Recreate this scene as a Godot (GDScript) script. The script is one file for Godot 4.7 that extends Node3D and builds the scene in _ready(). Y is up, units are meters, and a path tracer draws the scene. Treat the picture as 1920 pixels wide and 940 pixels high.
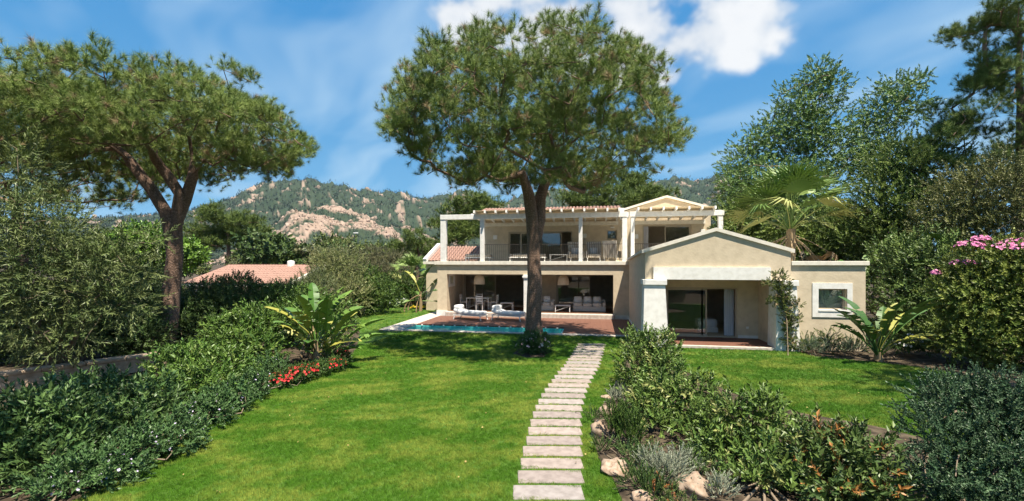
extends Node3D
# A garden villa under umbrella pines. House axes: X along the facade, D = -Z is the distance from the camera's plane.

const F := 866.0
const EYE := 3.4
const YAW := 0.17104
var rng := RandomNumberGenerator.new()
var taken := {}
var M := {}
var T := {}

class MB:
	var v := PackedVector3Array()
	var n := PackedVector3Array()
	var c := PackedColorArray()
	var ix := PackedInt32Array()
	var col := Color.WHITE
	var colored := false
	func vert(p: Vector3, m: Vector3) -> int:
		v.append(p); n.append(m)
		if colored: c.append(col)
		return v.size() - 1
	func tri(a: Vector3, b: Vector3, d: Vector3) -> void:
		var m := (b - a).cross(d - a).normalized()
		var i := vert(a, m)
		vert(b, m); vert(d, m)
		ix.append(i); ix.append(i + 2); ix.append(i + 1)
	func quad(a: Vector3, b: Vector3, d: Vector3, e: Vector3) -> void:
		var m := (b - a).cross(e - a)
		if m.length() < 1e-9: m = (d - b).cross(e - b)
		m = m.normalized()
		var i := vert(a, m)
		vert(b, m); vert(d, m); vert(e, m)
		for k in [0, 2, 1, 0, 3, 2]: ix.append(i + k)
	func obox(o: Vector3, b: Basis, s: Vector3, bev := 0.0) -> void:
		var h := s * 0.5
		if bev <= 0.0:
			for ax in 3:
				for sg in [-1.0, 1.0]:
					var a1 := (ax + 1) % 3
					var a2 := (ax + 2) % 3
					var pts := []
					for q in [[-1, -1], [1, -1], [1, 1], [-1, 1]]:
						var p := Vector3.ZERO
						p[ax] = h[ax] * sg
						p[a1] = h[a1] * q[0] * sg
						p[a2] = h[a2] * q[1]
						pts.append(o + b * p)
					quad(pts[0], pts[1], pts[2], pts[3])
			return
		# chamfered: inset faces, edge strips, corner triangles
		var cp := func(sx, sy, sz, ax):
			var p := Vector3(sx * h.x, sy * h.y, sz * h.z)
			for k in 3:
				if k != ax: p[k] -= signf(p[k]) * bev
			return o + b * p
		for ax in 3:
			for sg in [-1.0, 1.0]:
				var a1 := (ax + 1) % 3
				var a2 := (ax + 2) % 3
				var pts := []
				for q in [[-1, -1], [1, -1], [1, 1], [-1, 1]]:
					var s3 := Vector3.ZERO
					s3[ax] = sg; s3[a1] = q[0] * sg; s3[a2] = q[1]
					pts.append(cp.call(s3.x, s3.y, s3.z, ax))
				quad(pts[0], pts[1], pts[2], pts[3])
			for q in [[-1, -1], [1, -1], [1, 1], [-1, 1]]:
				var a1 := (ax + 1) % 3
				var a2 := (ax + 2) % 3
				var lo := Vector3.ZERO
				lo[ax] = -1; lo[a1] = q[0]; lo[a2] = q[1]
				var hi := lo
				hi[ax] = 1
				var w := [cp.call(lo.x, lo.y, lo.z, a1), cp.call(hi.x, hi.y, hi.z, a1), cp.call(hi.x, hi.y, hi.z, a2), cp.call(lo.x, lo.y, lo.z, a2)]
				if q[0] * q[1] < 0: quad(w[0], w[1], w[2], w[3])
				else: quad(w[3], w[2], w[1], w[0])
		for sx in [-1.0, 1.0]:
			for sy in [-1.0, 1.0]:
				for sz in [-1.0, 1.0]:
					var a = cp.call(sx, sy, sz, 0)
					var d = cp.call(sx, sy, sz, 1)
					var e = cp.call(sx, sy, sz, 2)
					if sx * sy * sz > 0: tri(a, d, e)
					else: tri(a, e, d)
	func box(x0: float, x1: float, y0: float, y1: float, d0: float, d1: float, bev := 0.0) -> void:
		obox(Vector3((x0 + x1) / 2, (y0 + y1) / 2, -(d0 + d1) / 2), Basis.IDENTITY, Vector3(absf(x1 - x0), absf(y1 - y0), absf(d1 - d0)), bev)
	func bar(a: Vector3, b: Vector3, w: float, h: float) -> void:
		var z := (b - a).normalized()
		var x := Vector3.UP.cross(z)
		if x.length() < 0.01: x = Vector3.RIGHT
		x = x.normalized()
		obox((a + b) / 2, Basis(x, z.cross(x), z), Vector3(w, h, a.distance_to(b)))
	func hexa(lo: Array, hi: Array) -> void:   # four corners below and above, counter-clockwise seen from above
		quad(lo[3], lo[2], lo[1], lo[0])
		quad(hi[0], hi[1], hi[2], hi[3])
		for k in 4:
			var j := (k + 1) % 4
			quad(lo[k], lo[j], hi[j], hi[k])
	func wall(x0: float, x1: float, y0: float, y1: float, d0: float, d1: float, holes: Array) -> void:   # a facade with openings [x0, x1, y0, y1]
		var xs := [x0, x1]
		for h in holes:
			for q in [h[0], h[1]]:
				if q > x0 and q < x1: xs.append(q)
		xs.sort()
		for i in xs.size() - 1:
			var m: float = (xs[i] + xs[i + 1]) / 2
			var ys := [[y0, y1]]
			for h in holes:
				if m > h[0] and m < h[1]:
					var nx := []
					for s in ys:
						if h[2] > s[0]: nx.append([s[0], minf(h[2], s[1])])
						if h[3] < s[1]: nx.append([maxf(h[3], s[0]), s[1]])
					ys = nx
			for s in ys:
				if xs[i + 1] - xs[i] > 0.001: box(xs[i], xs[i + 1], s[0], s[1], d0, d1)
	func shell(x0: float, x1: float, y0: float, y1: float, d0: float, d1: float, front := false) -> void:   # a room without its front wall
		box(x0, x1, y0 - 0.05, y0, d0, d1)
		box(x0, x1, y1, y1 + 0.05, d0, d1)
		box(x0 - 0.05, x0, y0 - 0.05, y1 + 0.05, d0, d1)
		box(x1, x1 + 0.05, y0 - 0.05, y1 + 0.05, d0, d1)
		box(x0, x1, y0, y1, d1 - 0.05, d1)
	func tube(p: PackedVector3Array, r: PackedFloat32Array, sides := 6, wob := 0.0, rg = null) -> void:
		var last := -1
		var ref := Vector3(0.3, 0.1, 1).normalized()
		for i in p.size():
			var t: Vector3 = (p[mini(i + 1, p.size() - 1)] - p[maxi(i - 1, 0)]).normalized()
			var x := (ref - t * ref.dot(t))
			if x.length() < 0.05: x = Vector3.RIGHT - t * t.x
			x = x.normalized()
			ref = x
			var y := t.cross(x)
			var start := v.size()
			for k in sides:
				var a := TAU * k / sides
				var q := x * cos(a) + y * sin(a)
				var rr := r[i]
				if wob > 0.0: rr *= 1.0 + rg.randf_range(-wob, wob)
				vert(p[i] + q * rr, q)
			if last >= 0:
				for k in sides:
					var k2 := (k + 1) % sides
					for e in [last + k, start + k2, last + k2, last + k, start + k, start + k2]: ix.append(e)
			last = start
	func poly(pts: PackedVector2Array, y: float) -> void:   # (x, D) outline as a level sheet
		var tr := Geometry2D.triangulate_polygon(pts)
		var i0 := v.size()
		for q in pts: vert(Vector3(q.x, y, -q.y), Vector3.UP)
		for k in range(0, tr.size(), 3):
			var a := pts[tr[k]]
			var b := pts[tr[k + 1]]
			var d := pts[tr[k + 2]]
			var up := (b - a).cross(d - a) > 0   # D runs away: counter-clockwise seen from above
			ix.append(i0 + tr[k])
			ix.append(i0 + (tr[k + 2] if up else tr[k + 1]))
			ix.append(i0 + (tr[k + 1] if up else tr[k + 2]))
	func prism(pts: Array, d0: float, d1: float) -> void:   # (x, y) outline counter-clockwise seen from the camera, front at D = d0
		var q := PackedVector2Array(pts)
		var tr := Geometry2D.triangulate_polygon(q)
		for k in range(0, tr.size(), 3):
			var s := [q[tr[k]], q[tr[k + 1]], q[tr[k + 2]]]
			if (s[1] - s[0]).cross(s[2] - s[0]) < 0: s = [s[0], s[2], s[1]]
			tri(Vector3(s[0].x, s[0].y, -d0), Vector3(s[1].x, s[1].y, -d0), Vector3(s[2].x, s[2].y, -d0))
			tri(Vector3(s[0].x, s[0].y, -d1), Vector3(s[2].x, s[2].y, -d1), Vector3(s[1].x, s[1].y, -d1))
		for k in q.size():
			var a := q[k]
			var b := q[(k + 1) % q.size()]
			quad(Vector3(a.x, a.y, -d0), Vector3(a.x, a.y, -d1), Vector3(b.x, b.y, -d1), Vector3(b.x, b.y, -d0))
	func lathe(o: Vector3, prof: Array, sides := 16) -> void:   # profile of (radius, height)
		var s0 := v.size()
		for i in prof.size():
			var t: Vector2 = (prof[mini(i + 1, prof.size() - 1)] - prof[maxi(i - 1, 0)]).normalized()
			for k in sides:
				var a := TAU * k / sides
				var d := Vector3(cos(a), 0, sin(a))
				vert(o + d * prof[i].x + Vector3.UP * prof[i].y, (d * t.y - Vector3.UP * t.x).normalized())
		for i in prof.size() - 1:
			for k in sides:
				var k2 := (k + 1) % sides
				var a := s0 + i * sides
				for e in [a + k, a + k2, a + sides + k2, a + k, a + sides + k2, a + sides + k]: ix.append(e)
	func mesh() -> ArrayMesh:
		var arr := []
		arr.resize(Mesh.ARRAY_MAX)
		arr[Mesh.ARRAY_VERTEX] = v
		arr[Mesh.ARRAY_NORMAL] = n
		if colored: arr[Mesh.ARRAY_COLOR] = c
		arr[Mesh.ARRAY_INDEX] = ix
		var m := ArrayMesh.new()
		m.add_surface_from_arrays(Mesh.PRIMITIVE_TRIANGLES, arr)
		return m

# ---------- places
func ray(u: float, v: float) -> Vector3:
	return Basis(Vector3.UP, YAW) * Vector3((u - 960.0) / F, (490.0 - v) / F, -1.0)
func at(u: float, v: float, t: float) -> Vector3:        # a photo pixel at t metres along the lens axis
	return Vector3(0, EYE, 0) + ray(u, v) * t
func ground(u: float, v: float, h := 0.0) -> Vector3:
	return at(u, v, (EYE - h) * F / (v - 490.0))
func xd(p: Vector3) -> Vector2:
	return Vector2(p.x, -p.z)
func lobe(u: float, v: float, t: float, ru: float, rv: float, deep := 0.0) -> Array:
	var k := t / F
	return [at(u, v, t), Vector3(ru * k, rv * k, deep if deep > 0.0 else (ru + rv) * 0.5 * k)]

# ---------- objects
func numbered(n: String) -> String:
	if not taken.has(n):
		taken[n] = 0
		return n
	taken[n] += 1
	return "%s_%03d" % [n, taken[n]]
func tag(o: Node, label: String, category: String, group := "") -> Node:
	o.set_meta("label", label)
	o.set_meta("category", category)
	if group != "": o.set_meta("group", group)
	return o
func thing(called: String, label: String, category: String, where := Vector3.ZERO, group := "") -> Node3D:
	var o := Node3D.new()
	o.name = numbered(called)
	add_child(o)
	o.position = where
	tag(o, label, category, group)
	return o
func struct(called: String, mb: MB, m: Material) -> MeshInstance3D:
	var o := MeshInstance3D.new()
	o.mesh = mb.mesh()
	o.material_override = m
	o.name = numbered(called)
	add_child(o)
	o.set_meta("kind", "structure")
	return o
func part(parent: Node, called: String, shape, m: Material, local := false) -> MeshInstance3D:
	var o := MeshInstance3D.new()
	o.mesh = shape.mesh() if shape is MB else shape
	o.material_override = m
	o.name = called
	parent.add_child(o, true)
	if not local and parent.get_parent() == self: o.position = -parent.position   # shapes given in world places
	return o
func group_part(parent: Node3D, called: String) -> Node3D:
	var o := Node3D.new()
	o.name = called
	parent.add_child(o, true)
	o.position = -parent.position
	return o
func copies(parent: Node, called: String, mesh: Mesh, m: Material, xf: Array, cols: PackedColorArray) -> MultiMeshInstance3D:
	var mm := MultiMesh.new()
	mm.transform_format = MultiMesh.TRANSFORM_3D
	mm.use_colors = true
	mm.mesh = mesh
	mm.instance_count = xf.size()
	for i in xf.size():
		mm.set_instance_transform(i, xf[i])
		mm.set_instance_color(i, cols[i])
	var o := MultiMeshInstance3D.new()
	o.multimesh = mm
	o.material_override = m
	o.name = called
	parent.add_child(o, true)
	o.set_meta("kind", "stuff")
	return o
func put(root: Node3D, where: Vector3, turn := 0.0, size := 1.0, label := "") -> Node3D:
	var o: Node3D = root.duplicate()
	o.name = numbered(String(root.name).rstrip("_0123456789"))
	add_child(o)
	o.position = where
	o.rotation.y = turn
	o.scale = Vector3.ONE * size
	if label != "": o.set_meta("label", label)
	return o

# ---------- materials
func srgb(c: Color) -> Color:
	return c.linear_to_srgb()
func noise(sd: int, freq: float, oct := 4, kind := FastNoiseLite.TYPE_SIMPLEX_SMOOTH) -> FastNoiseLite:
	var f := FastNoiseLite.new()
	f.seed = sd
	f.noise_type = kind
	f.frequency = freq
	f.fractal_octaves = oct
	return f
func gray_tex(sd: int, freq: float, lo: float, hi: float, size := 512, oct := 5, kind := FastNoiseLite.TYPE_SIMPLEX_SMOOTH) -> Image:
	var im := noise(sd, freq, oct, kind).get_seamless_image(size, size)
	im.convert(Image.FORMAT_L8)
	var d := im.get_data()
	for i in d.size(): d[i] = int(255.0 * lerpf(lo, hi, d[i] / 255.0))
	return Image.create_from_data(size, size, false, Image.FORMAT_L8, d)
func ramp_tex(im: Image, stops: Array) -> ImageTexture:      # stops of [level, linear colour]
	var lut := PackedByteArray()
	for i in 256:
		var x := i / 255.0
		var c: Color = stops[-1][1]
		for k in stops.size() - 1:
			if x <= stops[k + 1][0]:
				c = stops[k][1].lerp(stops[k + 1][1], clampf((x - stops[k][0]) / (stops[k + 1][0] - stops[k][0]), 0, 1))
				break
		c = c.linear_to_srgb()
		lut.append(int(c.r * 255)); lut.append(int(c.g * 255)); lut.append(int(c.b * 255))
	var s := im.get_data()
	var d := PackedByteArray()
	d.resize(s.size() * 3)
	for i in s.size():
		var k := s[i] * 3
		d[i * 3] = lut[k]; d[i * 3 + 1] = lut[k + 1]; d[i * 3 + 2] = lut[k + 2]
	return ImageTexture.create_from_image(Image.create_from_data(im.get_width(), im.get_height(), false, Image.FORMAT_RGB8, d))
func normal_tex(im: Image, k: float) -> ImageTexture:
	var b := im.duplicate()
	b.convert(Image.FORMAT_RGBA8)
	b.bump_map_to_normal_map(k)
	return ImageTexture.create_from_image(b)
func mat(called: String, c: Color, rough := 0.8, tex = null, scale := Vector3.ONE, nrm = null, nk := 0.5) -> StandardMaterial3D:
	var m := StandardMaterial3D.new()
	m.resource_name = called
	m.albedo_color = srgb(c)
	m.roughness = rough
	m.metallic_specular = 0.4
	if tex or nrm:
		m.uv1_triplanar = true
		m.uv1_world_triplanar = true
		m.uv1_scale = scale
	if tex: m.albedo_texture = tex
	if nrm:
		m.normal_enabled = true
		m.normal_texture = nrm
		m.normal_scale = nk
	M[called] = m
	return m
func leaf_mat(called: String, rough: float, back := 0.5) -> void:
	var m := mat(called, Color.WHITE, rough)
	m.vertex_color_use_as_albedo = true
	m.backlight = Color(back, back * 1.05, back * 0.35)
func make_materials() -> void:
	var g1 := gray_tex(1, 0.012, 0.0, 1.0)
	var g2 := gray_tex(2, 0.05, 0.0, 1.0, 512, 3)
	var cel := noise(7, 0.03, 2, FastNoiseLite.TYPE_CELLULAR)
	cel.cellular_return_type = FastNoiseLite.RETURN_DISTANCE2_SUB
	var ci := cel.get_seamless_image(512, 512)
	ci.convert(Image.FORMAT_L8)
	var soft := ramp_tex(g1, [[0.0, Color(0.8, 0.79, 0.77)], [0.5, Color(0.92, 0.92, 0.91)], [1.0, Color(1, 1, 1)]])
	var fine := normal_tex(g2, 2.0)
	T.soft = soft
	mat("plaster", Color(0.65, 0.55, 0.405), 0.9, soft, Vector3.ONE * 0.35, fine, 0.25)
	mat("white_paint", Color(0.83, 0.82, 0.79), 0.7, soft, Vector3.ONE * 0.5)
	mat("cream_trim", Color(0.80, 0.755, 0.66), 0.75, soft, Vector3.ONE * 0.5)
	mat("ceiling", Color(0.62, 0.55, 0.44), 0.9)
	mat("floor_wood", Color(0.13, 0.065, 0.035), 0.45, soft, Vector3(0.6, 1, 3))
	mat("frame", Color(0.42, 0.36, 0.27), 0.45)
	mat("iron", Color(0.06, 0.05, 0.045), 0.6)
	mat("canvas", Color(0.80, 0.66, 0.45), 0.9)
	M.canvas.backlight = Color(0.75, 0.6, 0.4)
	mat("tile", Color.WHITE, 0.85, ramp_tex(g2, [[0.1, Color(0.20, 0.105, 0.08)], [0.4, Color(0.30, 0.17, 0.13)], [0.65, Color(0.37, 0.235, 0.19)], [0.95, Color(0.44, 0.34, 0.29)]]), Vector3.ONE * 0.9)
	var wood := gray_tex(11, 0.03, 0.0, 1.0, 512, 4)
	mat("decking", Color.WHITE, 0.6, ramp_tex(wood, [[0.2, Color(0.115, 0.05, 0.034)], [0.6, Color(0.17, 0.08, 0.055)], [0.9, Color(0.23, 0.12, 0.088)]]), Vector3(0.35, 1, 4.0))
	mat("stone_slab", Color.WHITE, 0.9, ramp_tex(g1, [[0.2, Color(0.265, 0.232, 0.216)], [0.5, Color(0.31, 0.273, 0.256)], [0.8, Color(0.35, 0.312, 0.293)]]), Vector3.ONE * 0.8, fine, 0.35)
	for k in 5:       # slabs cut from slightly different stone
		var sm: StandardMaterial3D = M.stone_slab.duplicate()
		sm.albedo_color = srgb(Color(0.98, 0.97, 0.96).lerp([Color(0.78, 0.74, 0.72), Color(1, 1, 1), Color(0.9, 0.84, 0.79), Color(0.85, 0.87, 0.88), Color(1, 0.95, 0.9)][k], 0.8))
		sm.uv1_offset = Vector3(k * 0.37, k * 0.21, k * 0.53)
		M["stone_slab_%d" % k] = sm
	mat("coping", Color.WHITE, 0.85, ramp_tex(g1, [[0.2, Color(0.42, 0.37, 0.32)], [0.8, Color(0.56, 0.51, 0.45)]]), Vector3.ONE * 0.6)
	mat("boulder", Color.WHITE, 0.95, ramp_tex(g1, [[0.2, Color(0.19, 0.13, 0.085)], [0.45, Color(0.32, 0.235, 0.17)], [0.8, Color(0.43, 0.34, 0.265)]]), Vector3.ONE * 1.6, fine, 0.9)
	mat("pool_tile", Color(0.16, 0.74, 0.70), 0.4, soft, Vector3.ONE * 1.5)
	mat("earth", Color.WHITE, 0.98, ramp_tex(g1, [[0.25, Color(0.03, 0.022, 0.014)], [0.5, Color(0.06, 0.044, 0.028)], [0.75, Color(0.10, 0.078, 0.05)]]), Vector3.ONE * 0.45, fine, 1.0)
	mat("field", Color.WHITE, 0.98, ramp_tex(g1, [[0.3, Color(0.05, 0.065, 0.025)], [0.6, Color(0.12, 0.10, 0.055)], [0.85, Color(0.2, 0.16, 0.1)]]), Vector3.ONE * 0.06)
	mat("turf", Color.WHITE, 0.95, ramp_tex(g2, [[0.2, Color(0.035, 0.085, 0.008)], [0.8, Color(0.075, 0.15, 0.016)]]), Vector3.ONE * 1.3, fine, 0.8)
	var bk := ramp_tex(ci, [[0.0, Color(0.05, 0.034, 0.025)], [0.25, Color(0.20, 0.128, 0.092)], [0.6, Color(0.33, 0.225, 0.17)], [1.0, Color(0.43, 0.33, 0.265)]])
	mat("pine_bark", Color.WHITE, 0.95, bk, Vector3(1.7, 0.7, 1.7), normal_tex(ci, 10.0), 1.0)
	mat("branch_bark", Color(0.75, 0.7, 0.66), 0.95, bk, Vector3(2.5, 1.2, 2.5))
	mat("pale_bark", Color(0.23, 0.18, 0.13), 0.95, soft, Vector3(3, 1, 3))
	mat("petiole", Color(0.22, 0.26, 0.08), 0.6, soft)
	mat("dry_stalk", Color(0.36, 0.26, 0.15), 0.9, soft, Vector3(4, 0.8, 4))
	mat("cushion", Color(0.78, 0.79, 0.80), 0.9, soft, Vector3.ONE * 2)
	mat("sofa_cloth", Color(0.68, 0.65, 0.62), 0.9, soft, Vector3.ONE * 2)
	mat("white_metal", Color(0.78, 0.77, 0.75), 0.4)
	mat("curtain", Color(0.75, 0.76, 0.80), 0.9)
	M.curtain.backlight = Color(0.4, 0.4, 0.42)
	mat("blind", Color(0.20, 0.25, 0.24), 0.8)
	mat("shade", Color(0.72, 0.64, 0.50), 0.9)
	mat("wall_stone", Color.WHITE, 0.95, ramp_tex(g1, [[0.2, Color(0.40, 0.29, 0.2)], [0.8, Color(0.62, 0.49, 0.37)]]), Vector3.ONE * 0.9, fine, 0.8)
	# striped upholstery: stripes are the weave of the cloth
	var st := Image.create(64, 64, false, Image.FORMAT_RGB8)
	for i in 64:
		st.fill_rect(Rect2i(i, 0, 1, 64), Color(0.80, 0.77, 0.72) if i % 16 < 9 else Color(0.52, 0.47, 0.42))
	mat("striped_cloth", Color.WHITE, 0.9, ImageTexture.create_from_image(st), Vector3.ONE * 2.2)
	var gl := mat("glass", Color(0.55, 0.62, 0.60), 0.0)
	gl.albedo_color = Color(0.25, 0.30, 0.28, 0.06)
	gl.transparency = BaseMaterial3D.TRANSPARENCY_ALPHA
	gl.metallic_specular = 0.95
	var wt := mat("water", Color.WHITE, 0.02, null, Vector3.ONE * 0.7, normal_tex(gray_tex(21, 0.02, 0, 1, 512, 2), 3.0), 0.45)
	wt.albedo_color = Color(0.12, 0.72, 0.72, 0.28)
	wt.metallic_specular = 0.15
	wt.transparency = BaseMaterial3D.TRANSPARENCY_ALPHA
	leaf_mat("needles", 0.6, 0.8)
	leaf_mat("leaf", 0.45, 0.5)
	leaf_mat("glossy_leaf", 0.42, 0.4)
	leaf_mat("grass", 0.6, 0.6)
	mat("stone_tint", Color.WHITE, 0.95)
	M.stone_tint.vertex_color_use_as_albedo = true
	leaf_mat("petal", 0.7, 0.5)
	var hm := mat("hill_ground", Color.WHITE, 1.0, soft, Vector3.ONE * 0.02)
	hm.vertex_color_use_as_albedo = true

# ---------- leaf shapes, each about one unit long, growing along +Y
func sprig(n: int, ll: float, lw: float, spread: float, sd: int) -> ArrayMesh:
	var r := RandomNumberGenerator.new()
	r.seed = sd
	var b := MB.new()
	var bend := Vector3(r.randf_range(-0.15, 0.15), 0, r.randf_range(-0.15, 0.15))
	var prev := Vector3.ZERO
	for k in 3:
		var p := Vector3(0, (k + 1) / 3.0, 0) + bend * (k + 1) * (k + 1) / 9.0
		var w := 0.016 - 0.004 * k
		b.quad(prev - Vector3(w, 0, 0), prev + Vector3(w, 0, 0), p + Vector3(w * 0.7, 0, 0), p - Vector3(w * 0.7, 0, 0))
		prev = p
	for i in n:
		var s := lerpf(0.12, 1.0, (i + r.randf()) / n)
		var o := Vector3(0, s, 0) + bend * s * s
		var az := i * 2.4 + r.randf_range(-0.5, 0.5)
		var el := r.randf_range(0.15, 1.1) + (0.5 if s > 0.9 else 0.0)
		var d := Vector3(cos(az) * cos(el), sin(el), sin(az) * cos(el))
		d = (d * spread + Vector3.UP * (1 - spread)).normalized()
		var side := d.cross(Vector3.UP).normalized().rotated(d, r.randf_range(-0.5, 0.5))
		var nn := side.cross(d)
		var L := ll * r.randf_range(0.7, 1.15)
		var W := lw * r.randf_range(0.8, 1.15)
		var mid := o + d * L * 0.45 - nn * W * 0.12
		var tip := o + d * L - nn * L * r.randf_range(0.0, 0.2)
		b.tri(o, mid + side * W * 0.5 + nn * W * 0.15, tip)
		b.tri(o, tip, mid - side * W * 0.5 + nn * W * 0.15)
	return b.mesh()
func pine_tuft(n: int, w: float, sd: int) -> ArrayMesh:
	var r := RandomNumberGenerator.new()
	r.seed = sd
	var b := MB.new()
	for i in n:
		var o := Vector3(0, r.randf_range(-0.15, 0.45), 0)
		var az := r.randf() * TAU
		var pol := r.randf_range(0.15, 1.45)
		var d := Vector3(cos(az) * sin(pol), cos(pol), sin(az) * sin(pol))
		var side := d.cross(Vector3(r.randf() - 0.5, r.randf() - 0.5, r.randf() - 0.5)).normalized() * w
		var tip := o + d * r.randf_range(0.6, 1.0) - Vector3(0, 0.08, 0)
		b.tri(o - side, o + side, tip)
	b.quad(Vector3(-0.025, -0.35, 0), Vector3(0.025, -0.35, 0), Vector3(0.015, 0.4, 0), Vector3(-0.015, 0.4, 0))
	return b.mesh()
func grass_tuft(n: int, sd: int) -> ArrayMesh:
	var r := RandomNumberGenerator.new()
	r.seed = sd
	var b := MB.new()
	for i in n:
		var a := r.randf() * TAU
		var o := Vector3(cos(a), 0, sin(a)) * r.randf() * 0.055
		var d := Vector3(r.randf_range(-0.6, 0.6), 1, r.randf_range(-0.6, 0.6)) * r.randf_range(0.025, 0.045)
		var s := Vector3(r.randf() - 0.5, 0, r.randf() - 0.5).normalized() * 0.0035
		b.tri(o - s, o + s, o + d)
	return b.mesh()
func flower(n: int, sd: int) -> ArrayMesh:
	var r := RandomNumberGenerator.new()
	r.seed = sd
	var b := MB.new()
	for i in n:
		var a := TAU * i / n + r.randf() * 0.4
		var d := Vector3(cos(a), r.randf_range(0.1, 0.7), sin(a)) * 0.5
		var s := Vector3(-sin(a), 0, cos(a)) * 0.28
		b.quad(Vector3.ZERO, d * 0.7 + s, d, d * 0.7 - s)
	return b.mesh()
func boulder(sd: int) -> ArrayMesh:
	var n := noise(sd, 0.9, 2)
	var b := MB.new()
	var g := func(i: int, j: int) -> Vector3:
		var a := TAU * i / 8.0
		var e := PI * j / 5.0 - PI / 2
		var d := Vector3(cos(a) * cos(e), sin(e), sin(a) * cos(e))
		return d * (1.0 + 0.6 * n.get_noise_3dv(d * 1.3))
	for j in 5:
		for i in 8:
			var q := [g.call(i, j), g.call(i, j + 1), g.call((i + 1) % 8, j + 1), g.call((i + 1) % 8, j)]
			if j < 4: b.tri(q[0], q[1], q[2])
			if j > 0: b.tri(q[0], q[2], q[3])
	return b.mesh()
func make_shapes() -> void:
	T.boulder = [boulder(77)]
	T.oval = [sprig(16, 0.34, 0.15, 0.8, 3)]
	T.laurel = [sprig(13, 0.36, 0.14, 0.75, 5)]
	T.narrow = [sprig(20, 0.32, 0.055, 0.7, 7)]
	T.small = [sprig(26, 0.2, 0.10, 0.8, 9)]
	T.far = [sprig(14, 0.42, 0.24, 0.9, 11)]
	T.needle = [pine_tuft(70, 0.014, 13)]
	T.far_needle = [pine_tuft(30, 0.035, 15)]
	T.spike = [sprig(46, 0.16, 0.055, 0.45, 17)]
	T.flower = [flower(5, 19)]
	T.grass = [grass_tuft(11, 20)]

# ---------- growing
func facing(dir: Vector3, size: float) -> Basis:
	var y := dir.normalized()
	var x := y.cross(Vector3(rng.randf() - 0.5, rng.randf() - 0.5, rng.randf() - 0.5)).normalized()
	return Basis(x * size, y * size, x.cross(y) * size)
func hue(pal: Array) -> Color:      # one leaf colour out of the plant's own range
	var c: Color = pal[0].lerp(pal[1], rng.randf())
	if pal.size() > 2 and rng.randf() < pal[3]: c = pal[2]
	return c * rng.randf_range(0.8, 1.2)
func fill_lobes(lobes: Array, size: float, cover: float, up := 0.45, inner := 0.4) -> Array:
	var xf := []
	for l in lobes:
		var r: Vector3 = l[1]
		var area := 4.0 * PI * pow((pow(r.x * r.y, 1.6) + pow(r.x * r.z, 1.6) + pow(r.y * r.z, 1.6)) / 3.0, 0.625)
		var lump := noise(rng.randi() % 9999, 1.0, 2)
		for i in int(2.3 * cover * area / (size * size)):
			var d := Vector3(rng.randfn(), rng.randfn(), rng.randfn()).normalized()
			var q := pow(rng.randf(), inner) * (1.0 + 0.28 * lump.get_noise_3dv(d * 1.7))
			var p: Vector3 = l[0] + d * r * q
			if p.y < 0.05: continue
			var o := (d / r).normalized() * 0.8 + Vector3.UP * up + Vector3(rng.randfn(), rng.randfn(), rng.randfn()) * 0.45
			xf.append(Transform3D(facing(o, size * rng.randf_range(0.7, 1.3)), p))
	return xf
func leaves(parent: Node3D, called: String, kind: String, m: String, xf: Array, pal: Array) -> void:
	var shapes: Array = T[kind]
	for s in shapes.size():
		var mine := []
		var cols := PackedColorArray()
		for i in range(s, xf.size(), shapes.size()):
			var x: Transform3D = xf[i]
			x.origin -= parent.position
			mine.append(x)
			cols.append(hue(pal))
		if mine.size() > 0: copies(parent, called, shapes[s], M[m], mine, cols)
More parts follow.
